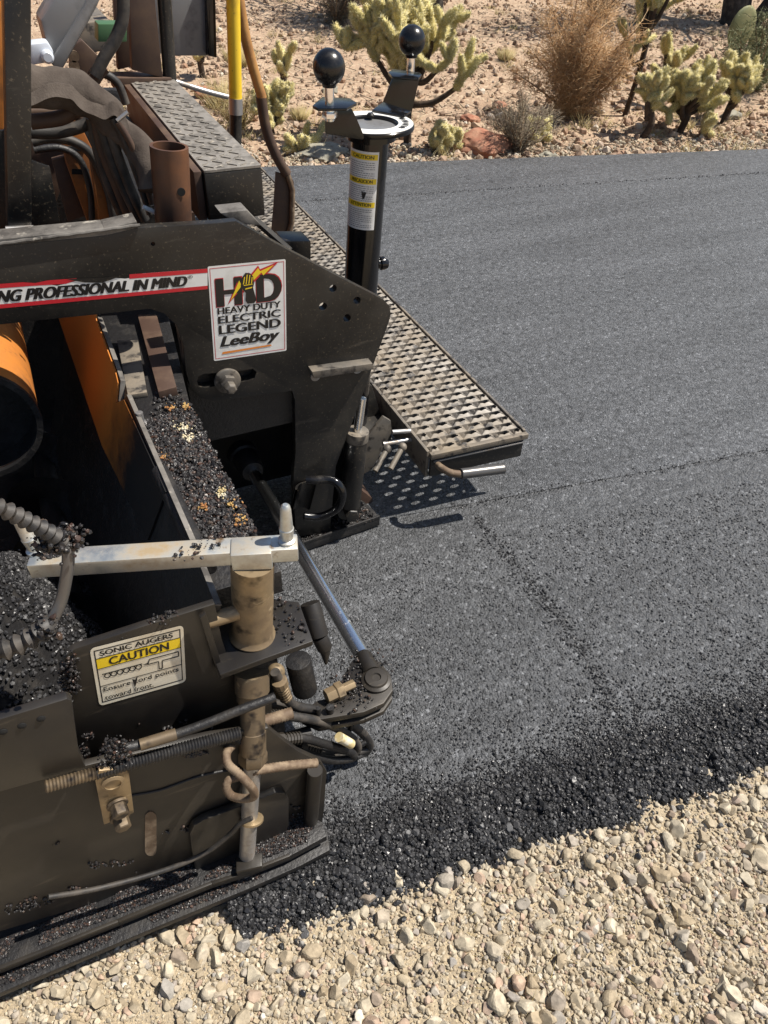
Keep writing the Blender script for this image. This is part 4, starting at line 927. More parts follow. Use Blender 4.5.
# ---- tractor side of the paver, upper left -----------------------------
def ybox(name, u0, v0, u1, v1, y0, y1, mats, parent, bev=.003):
    return obj(name, B().prism([PY(u0, v0, y0), PY(u1, v0, y0), PY(u1, v1, y0), PY(u0, v1, y0)], (0, y1 - y0, 0)), mats, parent, bev)
POST = obj('guard_post', B().prism([PY(u, v, 1.56) for u, v in ((3, -40), (31, -40), (32, 229), (8, 231))], (0, .06, 0)), 'black', PV, .004); tag(POST, 'black square guard post at the left')
obj('post_weld', B().tube([PY(6, 230, 1.555), PY(34, 229, 1.555)], .007, 10), 'steel', POST)
ybox('orange_panel', -60, -20, 4, 130, 1.75, 1.8, 'orange', PV)
ybox('orange_panel', -60, 130, 6, 262, 1.95, 2.0, 'black', PV)
gp = plate('guard_plate', [(30, 160), (50, 167), (60, 222), (30, 226)], 1.66, .01, 'black', PV)
# box beam with tread plate, running away from us
yb0 = 1.66; e0, e1_, e2, e3 = PY(203, 166, yb0), PY(262, 170, yb0), PY(262, 216, yb0), PY(203, 219, yb0)
ztop = (e0.z + e1_.z) / 2; yb1 = PZ(140, 80, ztop).y
x0, x1 = e0.x, e1_.x; zb = e2.z
BM = obj('box_beam', B().box((x0, yb0, zb), (x1, yb1, ztop - .006)), 'black', PV, .004); tag(BM, 'black box beam topped with worn tread plate')
b = B().box((x0 + .001, yb0 + .001, ztop - .005), (x1 - .001, yb1, ztop))
for i in range(int((yb1 - yb0) / .026)):
    for j in range(int((x1 - x0) / .026)):
        cx_, cy2 = x0 + .016 + j * .026, yb0 + .02 + i * .026; s = 1 if (i + j) % 2 else -1; dx, dy = .009, .009 * s; ox, oy = .003 * s, -.003
        pts_ = [(cx_ - dx, cy2 - dy, ztop), (cx_ + ox, cy2 + oy * s, ztop), (cx_ + dx, cy2 + dy, ztop), (cx_ - ox, cy2 - oy * s, ztop)]
        b.prism(pts_, (0, 0, .0022))
obj('tread_plate', b, 'tread', BM)
obj('beam_side', B().box((x0 - .02, yb0 + .01, zb), (x0 - .003, yb1, ztop - .003)), 'rustdark', BM, .002)
obj('beam_gap', B().box((x0 - .13, yb0 + .09, zb - .1), (x0 - .022, yb1, zb + .02)), 'tar', BM)
# brown open pipe
c = PY(169, 146, 1.56); bt = PY(174, 226, 1.56); rp = rad(c, 19); axp = (c - bt).normalized()
PIPE = obj('open_pipe', B().lathe(bt, axp, [(rp, 0), (rp, (c - bt).length), (rp * .84, (c - bt).length), (rp * .84, .06)], 40), 'pipe', PV, angle=30); tag(PIPE, 'brown open topped pipe socket')
obj('pipe_hole', B().lathe(PY(177, 186, 1.56) + Vector((0, -rp * .98, 0)), NY, [(.008, 0), (.008, .0015)], 16), 'hole', PIPE)
# orange lift arms and dark machinery between
arm1 = obj('lift_arm', B().prism([PY(u, v, 1.85) for u, v in ((58, 122), (80, 124), (104, 172), (116, 222), (88, 224), (68, 168))], (0, .05, 0)), 'orangeshaded', PV, .004)
for u, v in ((76, 149), (80, 172)): ybox('arm_slot', u - 8, v - 2.5, u + 9, v + 2.5, 1.846, 1.852, 'hole', arm1, .0005)
plate('lift_arm', [(90, 158), (100, 164), (118, 222), (100, 224)], 1.80, .03, 'orangeshaded', PV, .003)
plate('hinge_bracket', [(68, 48), (82, 40), (104, 62), (96, 82), (84, 92), (72, 74)], 2.05, .03, 'rustdark', PV, .003)
for u, v in ((73.5, 56), (74, 66)): c = PY(u, v, 2.045); obj('bolt', B().lathe(c, NY, [(.012, 0), (.012, .006)], 14), 'rust', PV)
plate('inner_panel', [(52, 160), (66, 156), (92, 214), (68, 222)], 1.9, .02, 'rustdark', PV)
ybox('dark_bulkhead', -60, 90, 122, 228, 2.15, 2.18, 'tar', PV)
plate('bulkhead_post', [(30, 70), (60, 78), (70, 160), (50, 222), (30, 222)], 2.08, .02, 'rustdark', PV)
# fabric heat sleeve round the hoses
P = smooth_path([PY(u, v, q) for (u, v), q in zip(((18, 86), (45, 86), (70, 90), (95, 104), (118, 126), (138, 148), (152, 168), (155, 190)), (1.70, 1.70, 1.70, 1.70, 1.69, 1.67, 1.64, 1.62))], 10)
rs = [rad(P[0], 19 if i < 40 else 16) * (1 + .03 * math.sin(i * .55) + .07 * math.sin(i * .23 + 1)) for i in range(len(P))]
b = B().tube(P, rs, 24)
for i, v in enumerate(b.v): b.v[i] = v + Vector((noise2(v.x, v.z, 16), noise2(v.y, v.z, 16, 4), noise2(v.x, v.y, 16, 8))) * .009 + Vector((noise2(v.x, v.z, 34), 0, noise2(v.x, v.y, 34, 8))) * .0055
SLV = obj('heat_sleeve', b, 'fabric', PV, angle=80); tag(SLV, 'dusty grey fabric sleeve wrapped round hoses')
# ragged hem hanging below
def smooth_hem(h): return [(p.x, p.y + .8 * math.sin(i * .8)) for i, p in enumerate(smooth_path([Vector((u, v, 0)) for u, v in h], 4))]
b = B(); hem = smooth_hem([(30, 106), (44, 100), (60, 97), (70, 99), (78, 106), (90, 114), (103, 119), (112, 116), (119, 119), (126, 132), (131, 148), (138, 162)])
for i in range(len(hem) - 1):
    (ua, va), (ub, vb) = hem[i], hem[i + 1]
    t0_, t1_ = PY(ua, va - 14, 1.662), PY(ub, vb - 14, 1.662); b0_, b1_ = PY(ua, va, 1.645), PY(ub, vb, 1.645)
    b.prism([t0_, t1_, b1_, b0_], (0, .004, 0))
obj('sleeve_hem', b, 'fabric', SLV)
tubepx('sleeve_tie', [(117, 121), (123, 116), (128, 112)], 1.60, 2.2, 'steel', SLV, 8)
for px, y, r in (([(30, 122), (60, 118), (82, 108), (96, 116), (104, 150), (120, 190), (132, 222)], 1.72, 7), ([(100, 122), (108, 150), (122, 185), (140, 222)], 1.70, 5), ([(108, 122), (116, 150), (130, 188), (145, 220)], 1.69, 5),
                 ([(92, 118), (100, 155), (112, 190), (126, 222)], 1.74, 6), ([(30, 132), (58, 132), (86, 124), (98, 110)], 1.76, 6)):
    tubepx('dark_hose', px, y, r, 'rustdark' if r == 7 else 'hose', PV, 12)
for px, y, r, mt in (([(32, 142), (52, 138), (74, 142), (92, 156), (108, 190), (114, 222)], 1.80, 4.5, 'hose'), ([(30, 112), (50, 112), (78, 116), (100, 134), (112, 160)], 1.77, 5, 'rustdark'), ([(112, 118), (124, 140), (136, 172), (150, 214)], 1.66, 3.6, 'hose'), ([(118, 122), (130, 142), (142, 170), (152, 204)], 1.65, 3.2, 'rustdark'), ([(82, 96), (92, 80), (104, 74), (118, 84), (126, 104)], 1.95, 4, 'hose'), ([(34, 150), (60, 148), (80, 160), (90, 190), (92, 222)], 1.84, 3.4, 'tar')):
    tubepx('dark_hose', px, y, r, mt, PV, 10)
tubepx('light_wire', [(143, 207), (150, 210), (158, 214)], 1.58, 2.4, 'white', PV, 8)
tubepx('loop_hose', [(122, -20), (123, 15), (116, 38), (104, 58), (95, 76)], 1.9, 6, 'hose', PV, 14)
tubepx('loop_hose', [(104, 66), (98, 72), (90, 84)], 1.92, 7, 'rustdark', PV, 14)
# grey lamp housing, pale gear housing, green bin, uprights and tool box
p, q = PY(40, 45, 1.95), PY(92, -22, 1.95); dv = (q - p).normalized()
LH = obj('lamp_housing', B().prism([PY(u, v, 1.9) for u, v in ((40, 20), (60, -12), (105, -12), (98, 6), (62, 72), (50, 58))], (0, .1, 0)), 'greymet', PV, .01)
obj('housing_band', B().prism([PY(u, v, 1.89) for u, v in ((50, 62), (64, 40), (84, 6), (92, -12), (106, -12), (96, 8), (70, 54), (60, 74))], (0, .12, 0)), 'greymet', LH, .004)
GH = plate('gear_housing', [(30, 44), (48, 42), (54, 52), (53, 62), (30, 66)], 1.86, .05, 'bluewhite', PV, .006)
c = PY(47, 56, 1.86); obj('gear_cap', B().lathe(c, NY, [(rad(c, 6), 0), (rad(c, 6), .012), (rad(c, 4), .016)], 20), 'bluewhite', GH)
plate('tank_top', [(54, 26), (110, 20), (118, 48), (60, 60)], 2.6, .3, 'grate', PV, .006)
ybox('green_bin', 98, 24, 127, 42, 2.3, 2.36, 'green', PV)
plate('brown_upright', [(128, -30), (152, -30), (163, 78), (132, 70)], yb1 - .02, .03, 'rustdark', PV, .003)
plate('brown_upright', [(112, -30), (130, -30), (134, 66), (118, 70)], yb1 + .1, .03, 'rustdark', PV, .003)
ybox('cross_block', 116, 78, 172, 92, yb1 - .03, yb1 + .06, 'rustdark', PV)
tubepx('black_upright', [(162, -30), (171, 95)], yb1 + .0, 6.5, 'black', PV, 18, smooth=False)
TB = obj('tool_box', B().prism([PY(u, v, 3.0) for u, v in ((150, -30), (211, -30), (212, 56), (174, 56), (150, 52))], (0, .1, 0)), 'greymet', PV, .006)
plate('tool_box_edge', [(206, -30), (215, -30), (217, 58), (208, 56)], 2.97, .14, 'gloss', TB, .004)
tubepx('silver_stay', [(170, 80), (205, 91), (228, 97)], 2.7, 2.5, 'steel', PV, 10)
# body of the tractor behind the screed, beyond the left edge
obj('tractor_body', B().box((-1.4, 2.36, .12), (.10, 3.6, .86)), 'orangeshaded', PV, .02)
obj('engine_cover', B().box((-1.4, 2.24, .862), (-.16, 3.6, 1.5)), 'orange', PV, .03)
obj('cross_frame', B().box((-1.4, 1.50, .80), (-.12, 1.60, .92)), 'black', PV, .004)
# pieces beside the beam end
plate('corner_lug', [(220, 213), (247, 210), (262, 226), (236, 224)], 1.50, .05, 'ledge', PV, .003)
obj('pry_bar', B().tube([PY(254, 219, 1.56), PY(290, 251, 1.50)], .008, 8), 'black', PV)
ybox('latch_block', 284, 241, 311, 262, 1.72, 1.79, 'black', PV)
# loose asphalt lying on the paver (stuff)
def on_quad(n, a, b_, c, d_, pw=1.0):
    u = RNG.random(n) ** pw; v = RNG.random(n); a, b_, c, d_ = map(np.array, (a, b_, c, d_))
    return (a[None] * (1 - u)[:, None] + b_[None] * u[:, None]) * (1 - v)[:, None] + (d_[None] * (1 - u)[:, None] + c[None] * u[:, None]) * v[:, None]
pts = [on_quad(5600, DZ(140, 425), DZ(190, 405), DZ(257, 534), DZ(205, 560))]
pts[0][:, 2] += .004 + .010 * np.array([max(0, noise2(a, b_, 12) + .3) for a, b_, _ in pts[0]])
pts.append(on_quad(260, DZ(160, 380), DZ(180, 390), DZ(190, 420), DZ(150, 420)) + [0, 0, .004])
p3 = on_quad(700, PZ(285, 548, .034), PZ(378, 519, .034), PZ(362, 502, .034), PZ(330, 510, .034)); pts.append(p3)
hc = PY(60, 540, .685); pts.append(RNG.normal(hc, (.012, .008, .007), (380, 3))); hc = PY(50, 624, .655); pts.append(RNG.normal(hc, (.008, .008, .007), (70, 3)))
p4 = on_quad(260, PZ(40, 560, zB), PZ(78, 552, zB), PZ(75, 546, zB), PZ(45, 550, zB)); pts.append(p4)
p5 = np.stack([RNG.normal(PZ(200, 553, zB).x, .022, 46), RNG.normal(PZ(200, 550, zB).y, .010, 46), np.full(46, zB + .003)], 1); pts.append(p5)
pts.append(on_quad(60, shelf[3], shelf[4], shelf[5], shelf[1].lerp(shelf[3], .6)) + [0, 0, .003])
A_ = np.concatenate(pts); sz = .0012 + .0048 * RNG.random(len(A_)) ** 2; sz[-106:] *= .8
tag(lumps('asphalt_on_deck', A_, sz, 'crumbbr', 1, .22, (.6, 1), facet=3), 'black asphalt crumbs caked on the deck, bar and shoe of the paver', 'asphalt crumbs', kind='stuff')
# on the ski, under the label edge, on the clevis
pts = []
sk_ = on_quad(9000, PZ(-60, 985, .063), PZ(322, 838, .063), Vector((.19, .668, .063)), Vector((-.42, .668, .063)))
pts.append(sk_[np.array([noise2(a, b_, 13, 3) > -.45 for a, b_, _ in sk_])] + [0, .004, .001])
s2 = on_quad(1800, PZ(-60, 1012, .025), PZ(326, 851, .025), PZ(326, 843, .025), PZ(-60, 1000, .025)); pts.append(s2[np.array([noise2(a, b_, 13, 6) > -.05 for a, b_, _ in s2])])
e_ = on_quad(700, PY(66, 656, .735), PY(170, 617, .735), PY(170, 619, .737), PY(64, 664, .737)) + RNG.normal(0, .002, (700, 3)); pts.append(e_)
e_ = on_quad(110, PY(150, 624, .735), PY(176, 615, .735), PY(176, 612, .737), PY(150, 622, .737)) + RNG.normal(0, .003, (110, 3)); pts.append(e_)
pts.append(on_quad(260, PY(60, 672, .728), PY(72, 650, .728), PY(80, 690, .728), PY(66, 700, .728)) + RNG.normal(0, .003, (260, 3)))
pts.append(on_quad(240, PY(96, 775, .645), PY(132, 762, .645), PY(126, 742, .65), PY(105, 738, .65)) + RNG.normal(0, .004, (240, 3)))
g1_ = on_quad(5200, PY(-60, 935, .6685), PY(318, 828, .6685), PY(318, 800, .6685), PY(-60, 860, .6685)); pts.append(g1_[np.array([noise2(p[0], p[2], 16, 2) + noise2(p[0], p[2], 40, 5) * .6 - (p[2] - .1) * 4 > .12 for p in g1_])])
g2_ = on_quad(2600, PY(70, 790, .668), PY(240, 745, .668), PY(240, 735, .668), PY(70, 775, .668)); pts.append(g2_[np.array([noise2(p[0], p[2], 22, 4) + .5 * noise2(p[0], p[2], 60, 5) > .22 for p in g2_])])
g3_ = on_quad(2600, PY(80, 782, .7285), PY(262, 735, .7285), PY(262, 700, .7285), PY(80, 735, .7285)); pts.append(g3_[np.array([noise2(p[0], p[2], 18, 8) + .5 * noise2(p[0], p[2], 50, 5) > .25 for p in g3_])])
pts.append(np.array([PZ(RNG.normal(350, 12), RNG.normal(688, 12), zc + .004) for _ in range(240)]))
pts.append(np.array([PZ(RNG.normal(372, 12), RNG.normal(665, 8), zc + .004) for _ in range(120)]))
A_ = np.concatenate(pts); sz = RNG.uniform(.0008, .0040, len(A_))
tag(lumps('asphalt_on_gate', A_, sz, 'crumbbr', 0, .25, (.6, 1)), 'fine black asphalt stuck along the ski and edges of the end gate', 'asphalt crumbs', kind='stuff')
# heap of mix in the auger chamber
xs = RNG.uniform(-.62, -.02, 16000); ysv = RNG.uniform(.76, 1.45, 16000)
def heap_z(x, y): return max(.1, .58 - 2.2 * max(0, x + .235) - 1.8 * max(0, .97 - y) - .9 * max(0, y - 1.08)) + .02 * noise2(x, y, 14)
hh = np.array([heap_z(p, q) for p, q in zip(xs, ysv)])
heap = lumps('mix_heap', np.stack([xs, ysv, hh], 1), RNG.uniform(.002, .0066, 16000), 'crumb', 0, .22, (.65, 1))
tag(heap, 'dark heap of hot asphalt mix inside the auger chamber', 'asphalt mix', kind='stuff')
nx, ny_ = 40, 30; P = []; 
for i in range(nx + 1):
    for j in range(ny_ + 1):
        x = -.9 + .88 * i / nx; y = .75 + .75 * j / ny_
        P.append((x, y, heap_z(x, y) - .006))
Fa = [[i * (ny_ + 1) + j, (i + 1) * (ny_ + 1) + j, (i + 1) * (ny_ + 1) + j + 1, i * (ny_ + 1) + j + 1] for i in range(nx) for j in range(ny_)]
tag(link_mesh('mix_bed', fast_mesh('mix_bed', np.array(P), np.array(Fa)), 'tar'), 'packed asphalt mix under the heap in the auger chamber', 'asphalt mix', kind='stuff')
# pale and orange residue flakes on the deck
def flakes(name, centres, mat, lab, n=40, s=(.001, .0034)):
    A = []
    for (u, v), sp in centres:
        c = DZ(u, v); k = np.stack([RNG.normal(c.x, sp, n), RNG.normal(c.y, sp * 1.3, n), np.full(n, c.z + .012)], 1); A.append(k)
    A = np.concatenate(A); o = lumps(name, A, RNG.uniform(*s, len(A)), mat, 1, .25, (.4, 1), parent=DK); o['kind'] = 'stuff'
flakes('yellow_flakes', [((184, 432), .008), ((191, 441), .007), ((222, 498), .006)], 'sealant', '')
flakes('orange_flakes', [((172, 412), .005), ((187, 411), .005), ((166, 461), .004), ((234, 508), .006), ((240, 524), .007), ((204, 512), .004)], 'sealant_o', '', 26)
# ---- shovels standing on the walkway -------------------------------------
ysh = 3.05
SH = thing('shovel', PZ(281, 246, zw + .01), 'wooden handled shovel standing on the walkway, rusty blade down', 'shovel')
tubepx('handle', [(233, -40), (246, 40), (262, 98)], ysh, 5.2, 'wood', SH, 18)
tubepx('socket', [(261, 97), (266, 128), (276, 155), (287, 174)], ysh, 5.0, 'rustdark', SH, 18)
bl = [PY(u, v, ysh) for u, v in ((276, 172), (291, 176), (294, 182), (293, 225), (288, 246), (279, 248), (271, 240), (274, 205))]
BL = obj('blade', B().prism(bl, (0, .012, 0)), 'rustdark', SH, .003)
obj('blade_rim', B().tube([PY(288, 175, ysh - .01), PY(292.5, 190, ysh - .01), PY(292, 222, ysh - .01), PY(286, 245, ysh - .01)], .011, 10), 'rust', BL, angle=60)
SH2 = thing('shovel', PZ(236, 165, zw + .01), 'yellow fibreglass handled tool standing upright beside the wooden shovel', 'shovel')
tubepx('handle', [(232, -40), (235.5, 98)], 2.9, 6.4, 'yellow', SH2, 18, smooth=False)
tubepx('ferrule', [(235.5, 98), (235.8, 114)], 2.9, 6.9, 'steel', SH2, 18, smooth=False)
tubepx('socket', [(235.8, 113), (235, 168), (234, 215)], 2.9, 5.8, 'black', SH2, 18, smooth=False)
# =================================================================== DESERT PLANTS AND ROCKS
def ground(u, v):
    p = PZ(u, v, GZ)
    for _ in range(4): p = PZ(u, v, desert_z(p.x, p.y))
    return p
def strips(name, segs, w0, mat, parent):
    """thin tapered blades: list of (p, q, width)"""
    n = len(segs); A = np.array([s[0][:] for s in segs]); Bp = np.array([s[1][:] for s in segs]); W = np.array([s[2] for s in segs])[:, None] * w0
    d = Bp - A; r = RNG.normal(size=(n, 3)); s1 = np.cross(d, r); s1 /= np.linalg.norm(s1, axis=1)[:, None] + 1e-9
    s2 = np.cross(d, s1); s2 /= np.linalg.norm(s2, axis=1)[:, None] + 1e-9
    V = np.stack([A + s1 * W, A - s1 * W * .5 + s2 * W * .86, A - s1 * W * .5 - s2 * W * .86, Bp], 1).reshape(-1, 3) - np.array(root_loc(parent))
    k = np.arange(n)[:, None] * 4
    Fa = np.concatenate([k + [0, 1, 3], k + [1, 2, 3], k + [2, 0, 3]])
    return link_mesh(name, fast_mesh(name, V, Fa), mat, parent)
def joint(bm, sp, c, ax, L, r, dens=1.0):
    ax = ax.normalized(); u = ax.orthogonal().normalized(); v = ax.cross(u); n0 = len(bm.v); R, S_ = 9, 10
    for i in range(R + 1):
        t = i / R; rr = r * (math.sin(math.pi * min(1, max(0, .06 + t * .88))) ** .55)
        for j in range(S_):
            a = 2 * math.pi * (j + (i % 2) * .5) / S_; q = 1 + .16 * math.cos(5 * a + i * 2.2)
            bm.v.append(c + ax * L * t + (u * math.cos(a) + v * math.sin(a)) * rr * q)
    for i in range(R):
        for j in range(S_):
            a = n0 + i * S_ + j; b_ = n0 + i * S_ + (j + 1) % S_; bm.f.append((a, b_, b_ + S_, a + S_)); bm.m.append(0)
    bm.f.append(tuple(n0 + j for j in range(S_ - 1, -1, -1))); bm.m.append(0); bm.f.append(tuple(n0 + R * S_ + j for j in range(S_))); bm.m.append(0)
    for i in range(int(300 * dens)):
        t = random.random() * 1.04; a = random.uniform(0, 6.283); rr = r * (math.sin(math.pi * min(1, max(0, .06 + t * .88))) ** .55)
        o = u * math.cos(a) + v * math.sin(a); p = c + ax * L * t + o * rr * .95
        dv = (o + ax * random.uniform(-.2, .9) + Vector((random.gauss(0, .3), random.gauss(0, .3), random.gauss(0, .3)))).normalized()
        sp.append((p, p + dv * r * random.uniform(.4, .95), 1))
def rvec(z=.4, s=1.0): return Vector((random.gauss(0, s), random.gauss(0, s), abs(random.gauss(z, .5)))).normalized()
def cholla(base, h, spread, njoint, jl, jr, label, trunk_h=.35, lean=(0, 0), group=None, limbs=6, low=.0):
    """branching cactus: every joint carries two or three younger joints at its tip"""
    o = thing('cholla_cactus', base, label, 'cactus', group)
    jr *= .84; jl *= 1.08; tb = B(); jb = B(); sp = []; queue = []
    top = base + Vector((lean[0], lean[1], h * trunk_h))
    tb.tube(smooth_path([base - Vector((0, 0, .05)), base.lerp(top, .5) + Vector((random.gauss(0, .02), random.gauss(0, .02), 0)), top], 4), [jr * 1.05] * 9, 10)
    for i in range(limbs):
        a = 6.283 * i / limbs + random.uniform(-.4, .4); k = random.uniform(.15, .62)
        st_ = base.lerp(top, random.uniform(.5 - low, 1)); e = st_ + Vector((math.cos(a) * spread * k, math.sin(a) * spread * k, h * (1 - trunk_h) * random.uniform(.05, .42)))
        tb.tube(smooth_path([st_, st_.lerp(e, .5) - Vector((0, 0, h * .03)), e], 4), [jr * .9 * (1 - .05 * q) for q in range(9)], 8)
        queue.append((e, (e - st_).normalized(), 0))
    queue.append((top, Vector((0, 0, 1)), 0)); made = 0
    while queue and made < njoint:
        e, dv, g = queue.pop(0)
        for c_ in range(random.choice((2, 2, 3))):
            if made >= njoint: break
            ax = (dv * .55 + Vector((0, 0, .35)) + Vector((random.gauss(0, .55), random.gauss(0, .55), random.gauss(0, .4)))).normalized()
            l = jl * random.uniform(.65, 1.15); tip = e + ax * l; r_ = tip - base - Vector((lean[0], lean[1], 0)) * .8
            if tip.z > base.z + h * 1.02 or tip.z < base.z + .02 or math.hypot(r_.x, r_.y) > spread * 1.1:
                if random.random() < .75: continue
            joint(jb, sp, e - ax * l * .06, ax, l, jr * random.uniform(.8, 1.12)); made += 1
            queue.append((tip - ax * l * .08, ax, g + 1))
        if not queue and made < njoint * .9: queue.append((top + Vector((random.gauss(0, spread * .4), random.gauss(0, spread * .4), random.uniform(0, h * .4))), Vector((random.gauss(0, .4), random.gauss(0, .4), 1)).normalized(), 0))
    obj('trunk', tb, 'ctrunk', o, angle=60); obj('joints', jb, 'cholla', o, angle=80); strips('spines', sp, .0023, 'spine', o); return o
def shrub(base, h, wd, n, mat, label, up=.7, tw=.0022, group=None, droop=0):
    o = thing('dry_shrub', base, label, 'shrub', group); segs = []; stems = B()
    for i in range(26):
        a = random.uniform(0, 6.283); k = random.random() ** .6
        e = base + Vector((math.cos(a) * wd * .5 * k, math.sin(a) * wd * .5 * k, h * random.uniform(.45, .92) * (1 - .45 * k * k)))
        m_ = base.lerp(e, .5) + Vector((random.gauss(0, .05), random.gauss(0, .05), .03)) * h
        pth = smooth_path([base + (e - base) * .06 * random.random(), m_, e], 4); stems.tube(pth, [.008 * h * (1.2 - q / 9) + .001 for q in range(9)], 5)
        for j in range(n // 26):
            p = pth[random.randint(1, 8)] + Vector((random.gauss(0, .05), random.gauss(0, .05), random.gauss(0, .04))) * wd * .8
            dv = Vector((math.cos(a) * .5 + random.gauss(0, .6), math.sin(a) * .5 + random.gauss(0, .6), up + random.gauss(0, .5))).normalized()
            l = h * random.uniform(.05, .17); segs.append((p, p + dv * l, random.uniform(.6, 1.3)))
            if random.random() < .6:
                q = p + dv * l * .6; segs.append((q, q + (dv + Vector((random.gauss(0, .7), random.gauss(0, .7), random.gauss(0, .5)))).normalized() * l * .5, .8))
    obj('stems', stems, 'stem', o); strips('twigs', segs, tw, mat, o); return o
def grass_tuft(base, h, wd, n, label, group=None):
    o = thing('grass_tuft', base, label, 'grass tuft', group); segs = []
    for i in range(n):
        a = random.uniform(0, 6.283); k = random.random(); p = base + Vector((math.cos(a), math.sin(a), 0)) * wd * .3 * k
        segs.append((p, p + Vector((math.cos(a) * wd * k * .5 + random.gauss(0, .05) * wd, math.sin(a) * wd * k * .5, h * random.uniform(.5, 1))), 1))
    strips('blades', segs, .003, 'straw', o); return o
def rock(base, r, mat, label, flat=.6, group=None):
    V, Fc = ico(3); b = B(); k = random.uniform(0, 50)
    for p in V:
        q = Vector(p); s = 1 + .35 * mnoise.noise(q * 1.3 + Vector((k, 0, 0))) + .12 * mnoise.noise(q * 3.5 + Vector((0, k, 0)))
        b.v.append(Vector((q.x * r * s * 1.25, q.y * r * s, q.z * r * s * flat)) + base + Vector((0, 0, r * flat * .45)))
    b.f = [tuple(int(i) for i in f) for f in Fc]; b.m = [0] * len(b.f)
    o = obj('rock', b, mat, None, angle=28, origin=base); return tag(o, label, 'rock', group)
def size_at(p, px): return rad(p, px)
def put(u, v, hpx):
    p = ground(u, v); return p, size_at(p, hpx) * 1.06
g = 'cholla cacti beyond the road'
p, h = put(408, 146, 165); cholla(p, h, h * .40, 190, h * .115, h * .026, 'large pale yellow cholla cactus behind the control stand', .42, (.02, 0), g, limbs=12)
p, h = put(283, 90, 42); cholla(p, h, h * .26, 9, h * .34, h * .085, 'small upright cholla with a dark bare stem and tufted head', .55, (0, 0), g, limbs=3)
p, h = put(276, 136, 50); cholla(p, h, h * .5, 44, h * .26, h * .07, 'low bushy cholla just right of the wooden shovel', .25, (0, 0), g, limbs=8)
p, h = put(204, 78, 60); cholla(p, h, h * .3, 22, h * .22, h * .055, 'cholla half hidden behind the grey tool box', .4, (0, 0), g, limbs=5)
p, h = put(624, 116, 165); cholla(p, h, h * .17, 46, h * .10, h * .018, 'tall thin cholla rising past the golden shrub', .5, (.05, 0), g, limbs=7)
p, h = put(652, 108, 66); cholla(p, h, h * .22, 15, h * .25, h * .055, 'slender cholla between the tall one and the wide clump', .5, (.05, 0), g, limbs=4)
p, h = put(640, 137, 56); cholla(p, h, h * .22, 30, h * .25, h * .066, 'small cholla with a blackened stem at the front of the right hand clump', .42, (.03, 0), g, limbs=5)
p, h = put(678, 132, 64); cholla(p, h, h * .46, 86, h * .23, h * .06, 'wide creamy cholla clump with a dark base near the road edge', .38, (.02, 0), g, limbs=12)
p, h = put(722, 124, 62); cholla(p, h, h * .38, 60, h * .23, h * .06, 'cholla with forking dark branches at the right of the clump', .42, (.06, 0), g, limbs=9)
p, h = put(704, 139, 24); cholla(p, h, h * .35, 14, h * .5, h * .15, 'stubby cholla joint lying in front of the creamy clump', .2, (0, 0), g, limbs=3)
for (u, v), lab in (((436, 153), 'fallen cholla joints left of the red rock'), ((300, 155), 'fallen cholla joints beside the grey rock'), ((455, 150), 'fallen cholla joints touching the red rock'), ((540, 140), 'pale cholla cluster low beside the grey shrub')):
    p, h = put(u, v, 22); cholla(p, h, h * .8, 14, h * .6, h * .18, lab, .1, (0, 0), g, limbs=5)
p, h = put(572, 118, 112); shrub(p, h, h * 1.05, 9000, 'twig_gold', 'big golden dry shrub right of the road centre', .25, .0022)
p, h = put(520, 152, 64); shrub(p, h, h * 1.0, 2200, 'twig_grey', 'thin grey shrub at the road edge below the golden one', .7, .0020)
p, h = put(336, 24, 60); shrub(p, h, h * 1.35, 2600, 'twig_grey', 'dark twiggy shrub at the top of the picture', .4, .0036)
p, h = put(752, 92, 74); shrub(p, h, h * 1.1, 2400, 'twig_green', 'grey green tangled shrub at the right edge', .3, .0038)
p, h = put(240, 132, 46); shrub(p, h, h * 1.2, 1600, 'straw', 'straw coloured brush behind the yellow handle', .7, .0022)
p, h = put(600, 18, 60); shrub(p, h, h * 1.9, 1800, 'twig_gold', 'pale gold brush far back above the tall cholla', .5, .0036)
for (u, v), hp, lab in (((240, 66), 20, 'dry grass tuft behind the yellow handle'), ((222, 108), 30, 'dry grass tuft beside the beam'), ((505, 60), 12, 'dry grass tuft on the open ground beside the golden shrub'), ((300, 120), 14, 'dry grass tuft right of the bushy cholla')):
    p, h = put(u, v, hp); grass_tuft(p, h, h * 1.4, 260, lab)
for (u, v), r, mt, lab, fl in (((481, 150), 22, 'redrock', 'rounded red rock at the far edge of the road', .55), ((322, 157), 20, 'greyrock', 'flat grey rock at the far road edge left of the stand', .38), ((730, 118), 8, 'greyrock', 'pale rock under the right hand cholla', .6), ((470, 122), 8, 'redrock', 'small red rock behind the large cholla', .6),
                           ((500, 108), 6, 'redrock', 'small red rock left of the golden shrub', .6), ((205, 96), 9, 'redrock', 'brown rock beside the silver stay', .7), ((548, 158), 7, 'greyrock', 'pale stone at the verge below the golden shrub', .6), ((330, 92), 7, 'greyrock', 'grey stone behind the left ball knob', .6)):
    p = ground(u, v); rock(p, size_at(p, r), mt, lab, fl)
# prickly pear pads at the right
p = ground(748, 66); PP = thing('prickly_pear', p, 'prickly pear with one large round pad at the right edge', 'cactus')
for (u, v), rp_, tl in (((742, 28), 17, .1), ((757, 40), 11, -.5), ((752, 52), 11, .4)):
    q = PY(u, v, p.y); r = size_at(q, rp_); bb = B(); V, Fc = ico(2); rot = Matrix.Rotation(tl, 3, 'Y')
    bb.v = [rot @ Vector((a * r, b_ * r * .2, c_ * r * 1.12)) + q for a, b_, c_ in V]; bb.f = [tuple(int(i) for i in f) for f in Fc]; bb.m = [0] * len(bb.f); obj('pad', bb, 'pad', PP, angle=80)
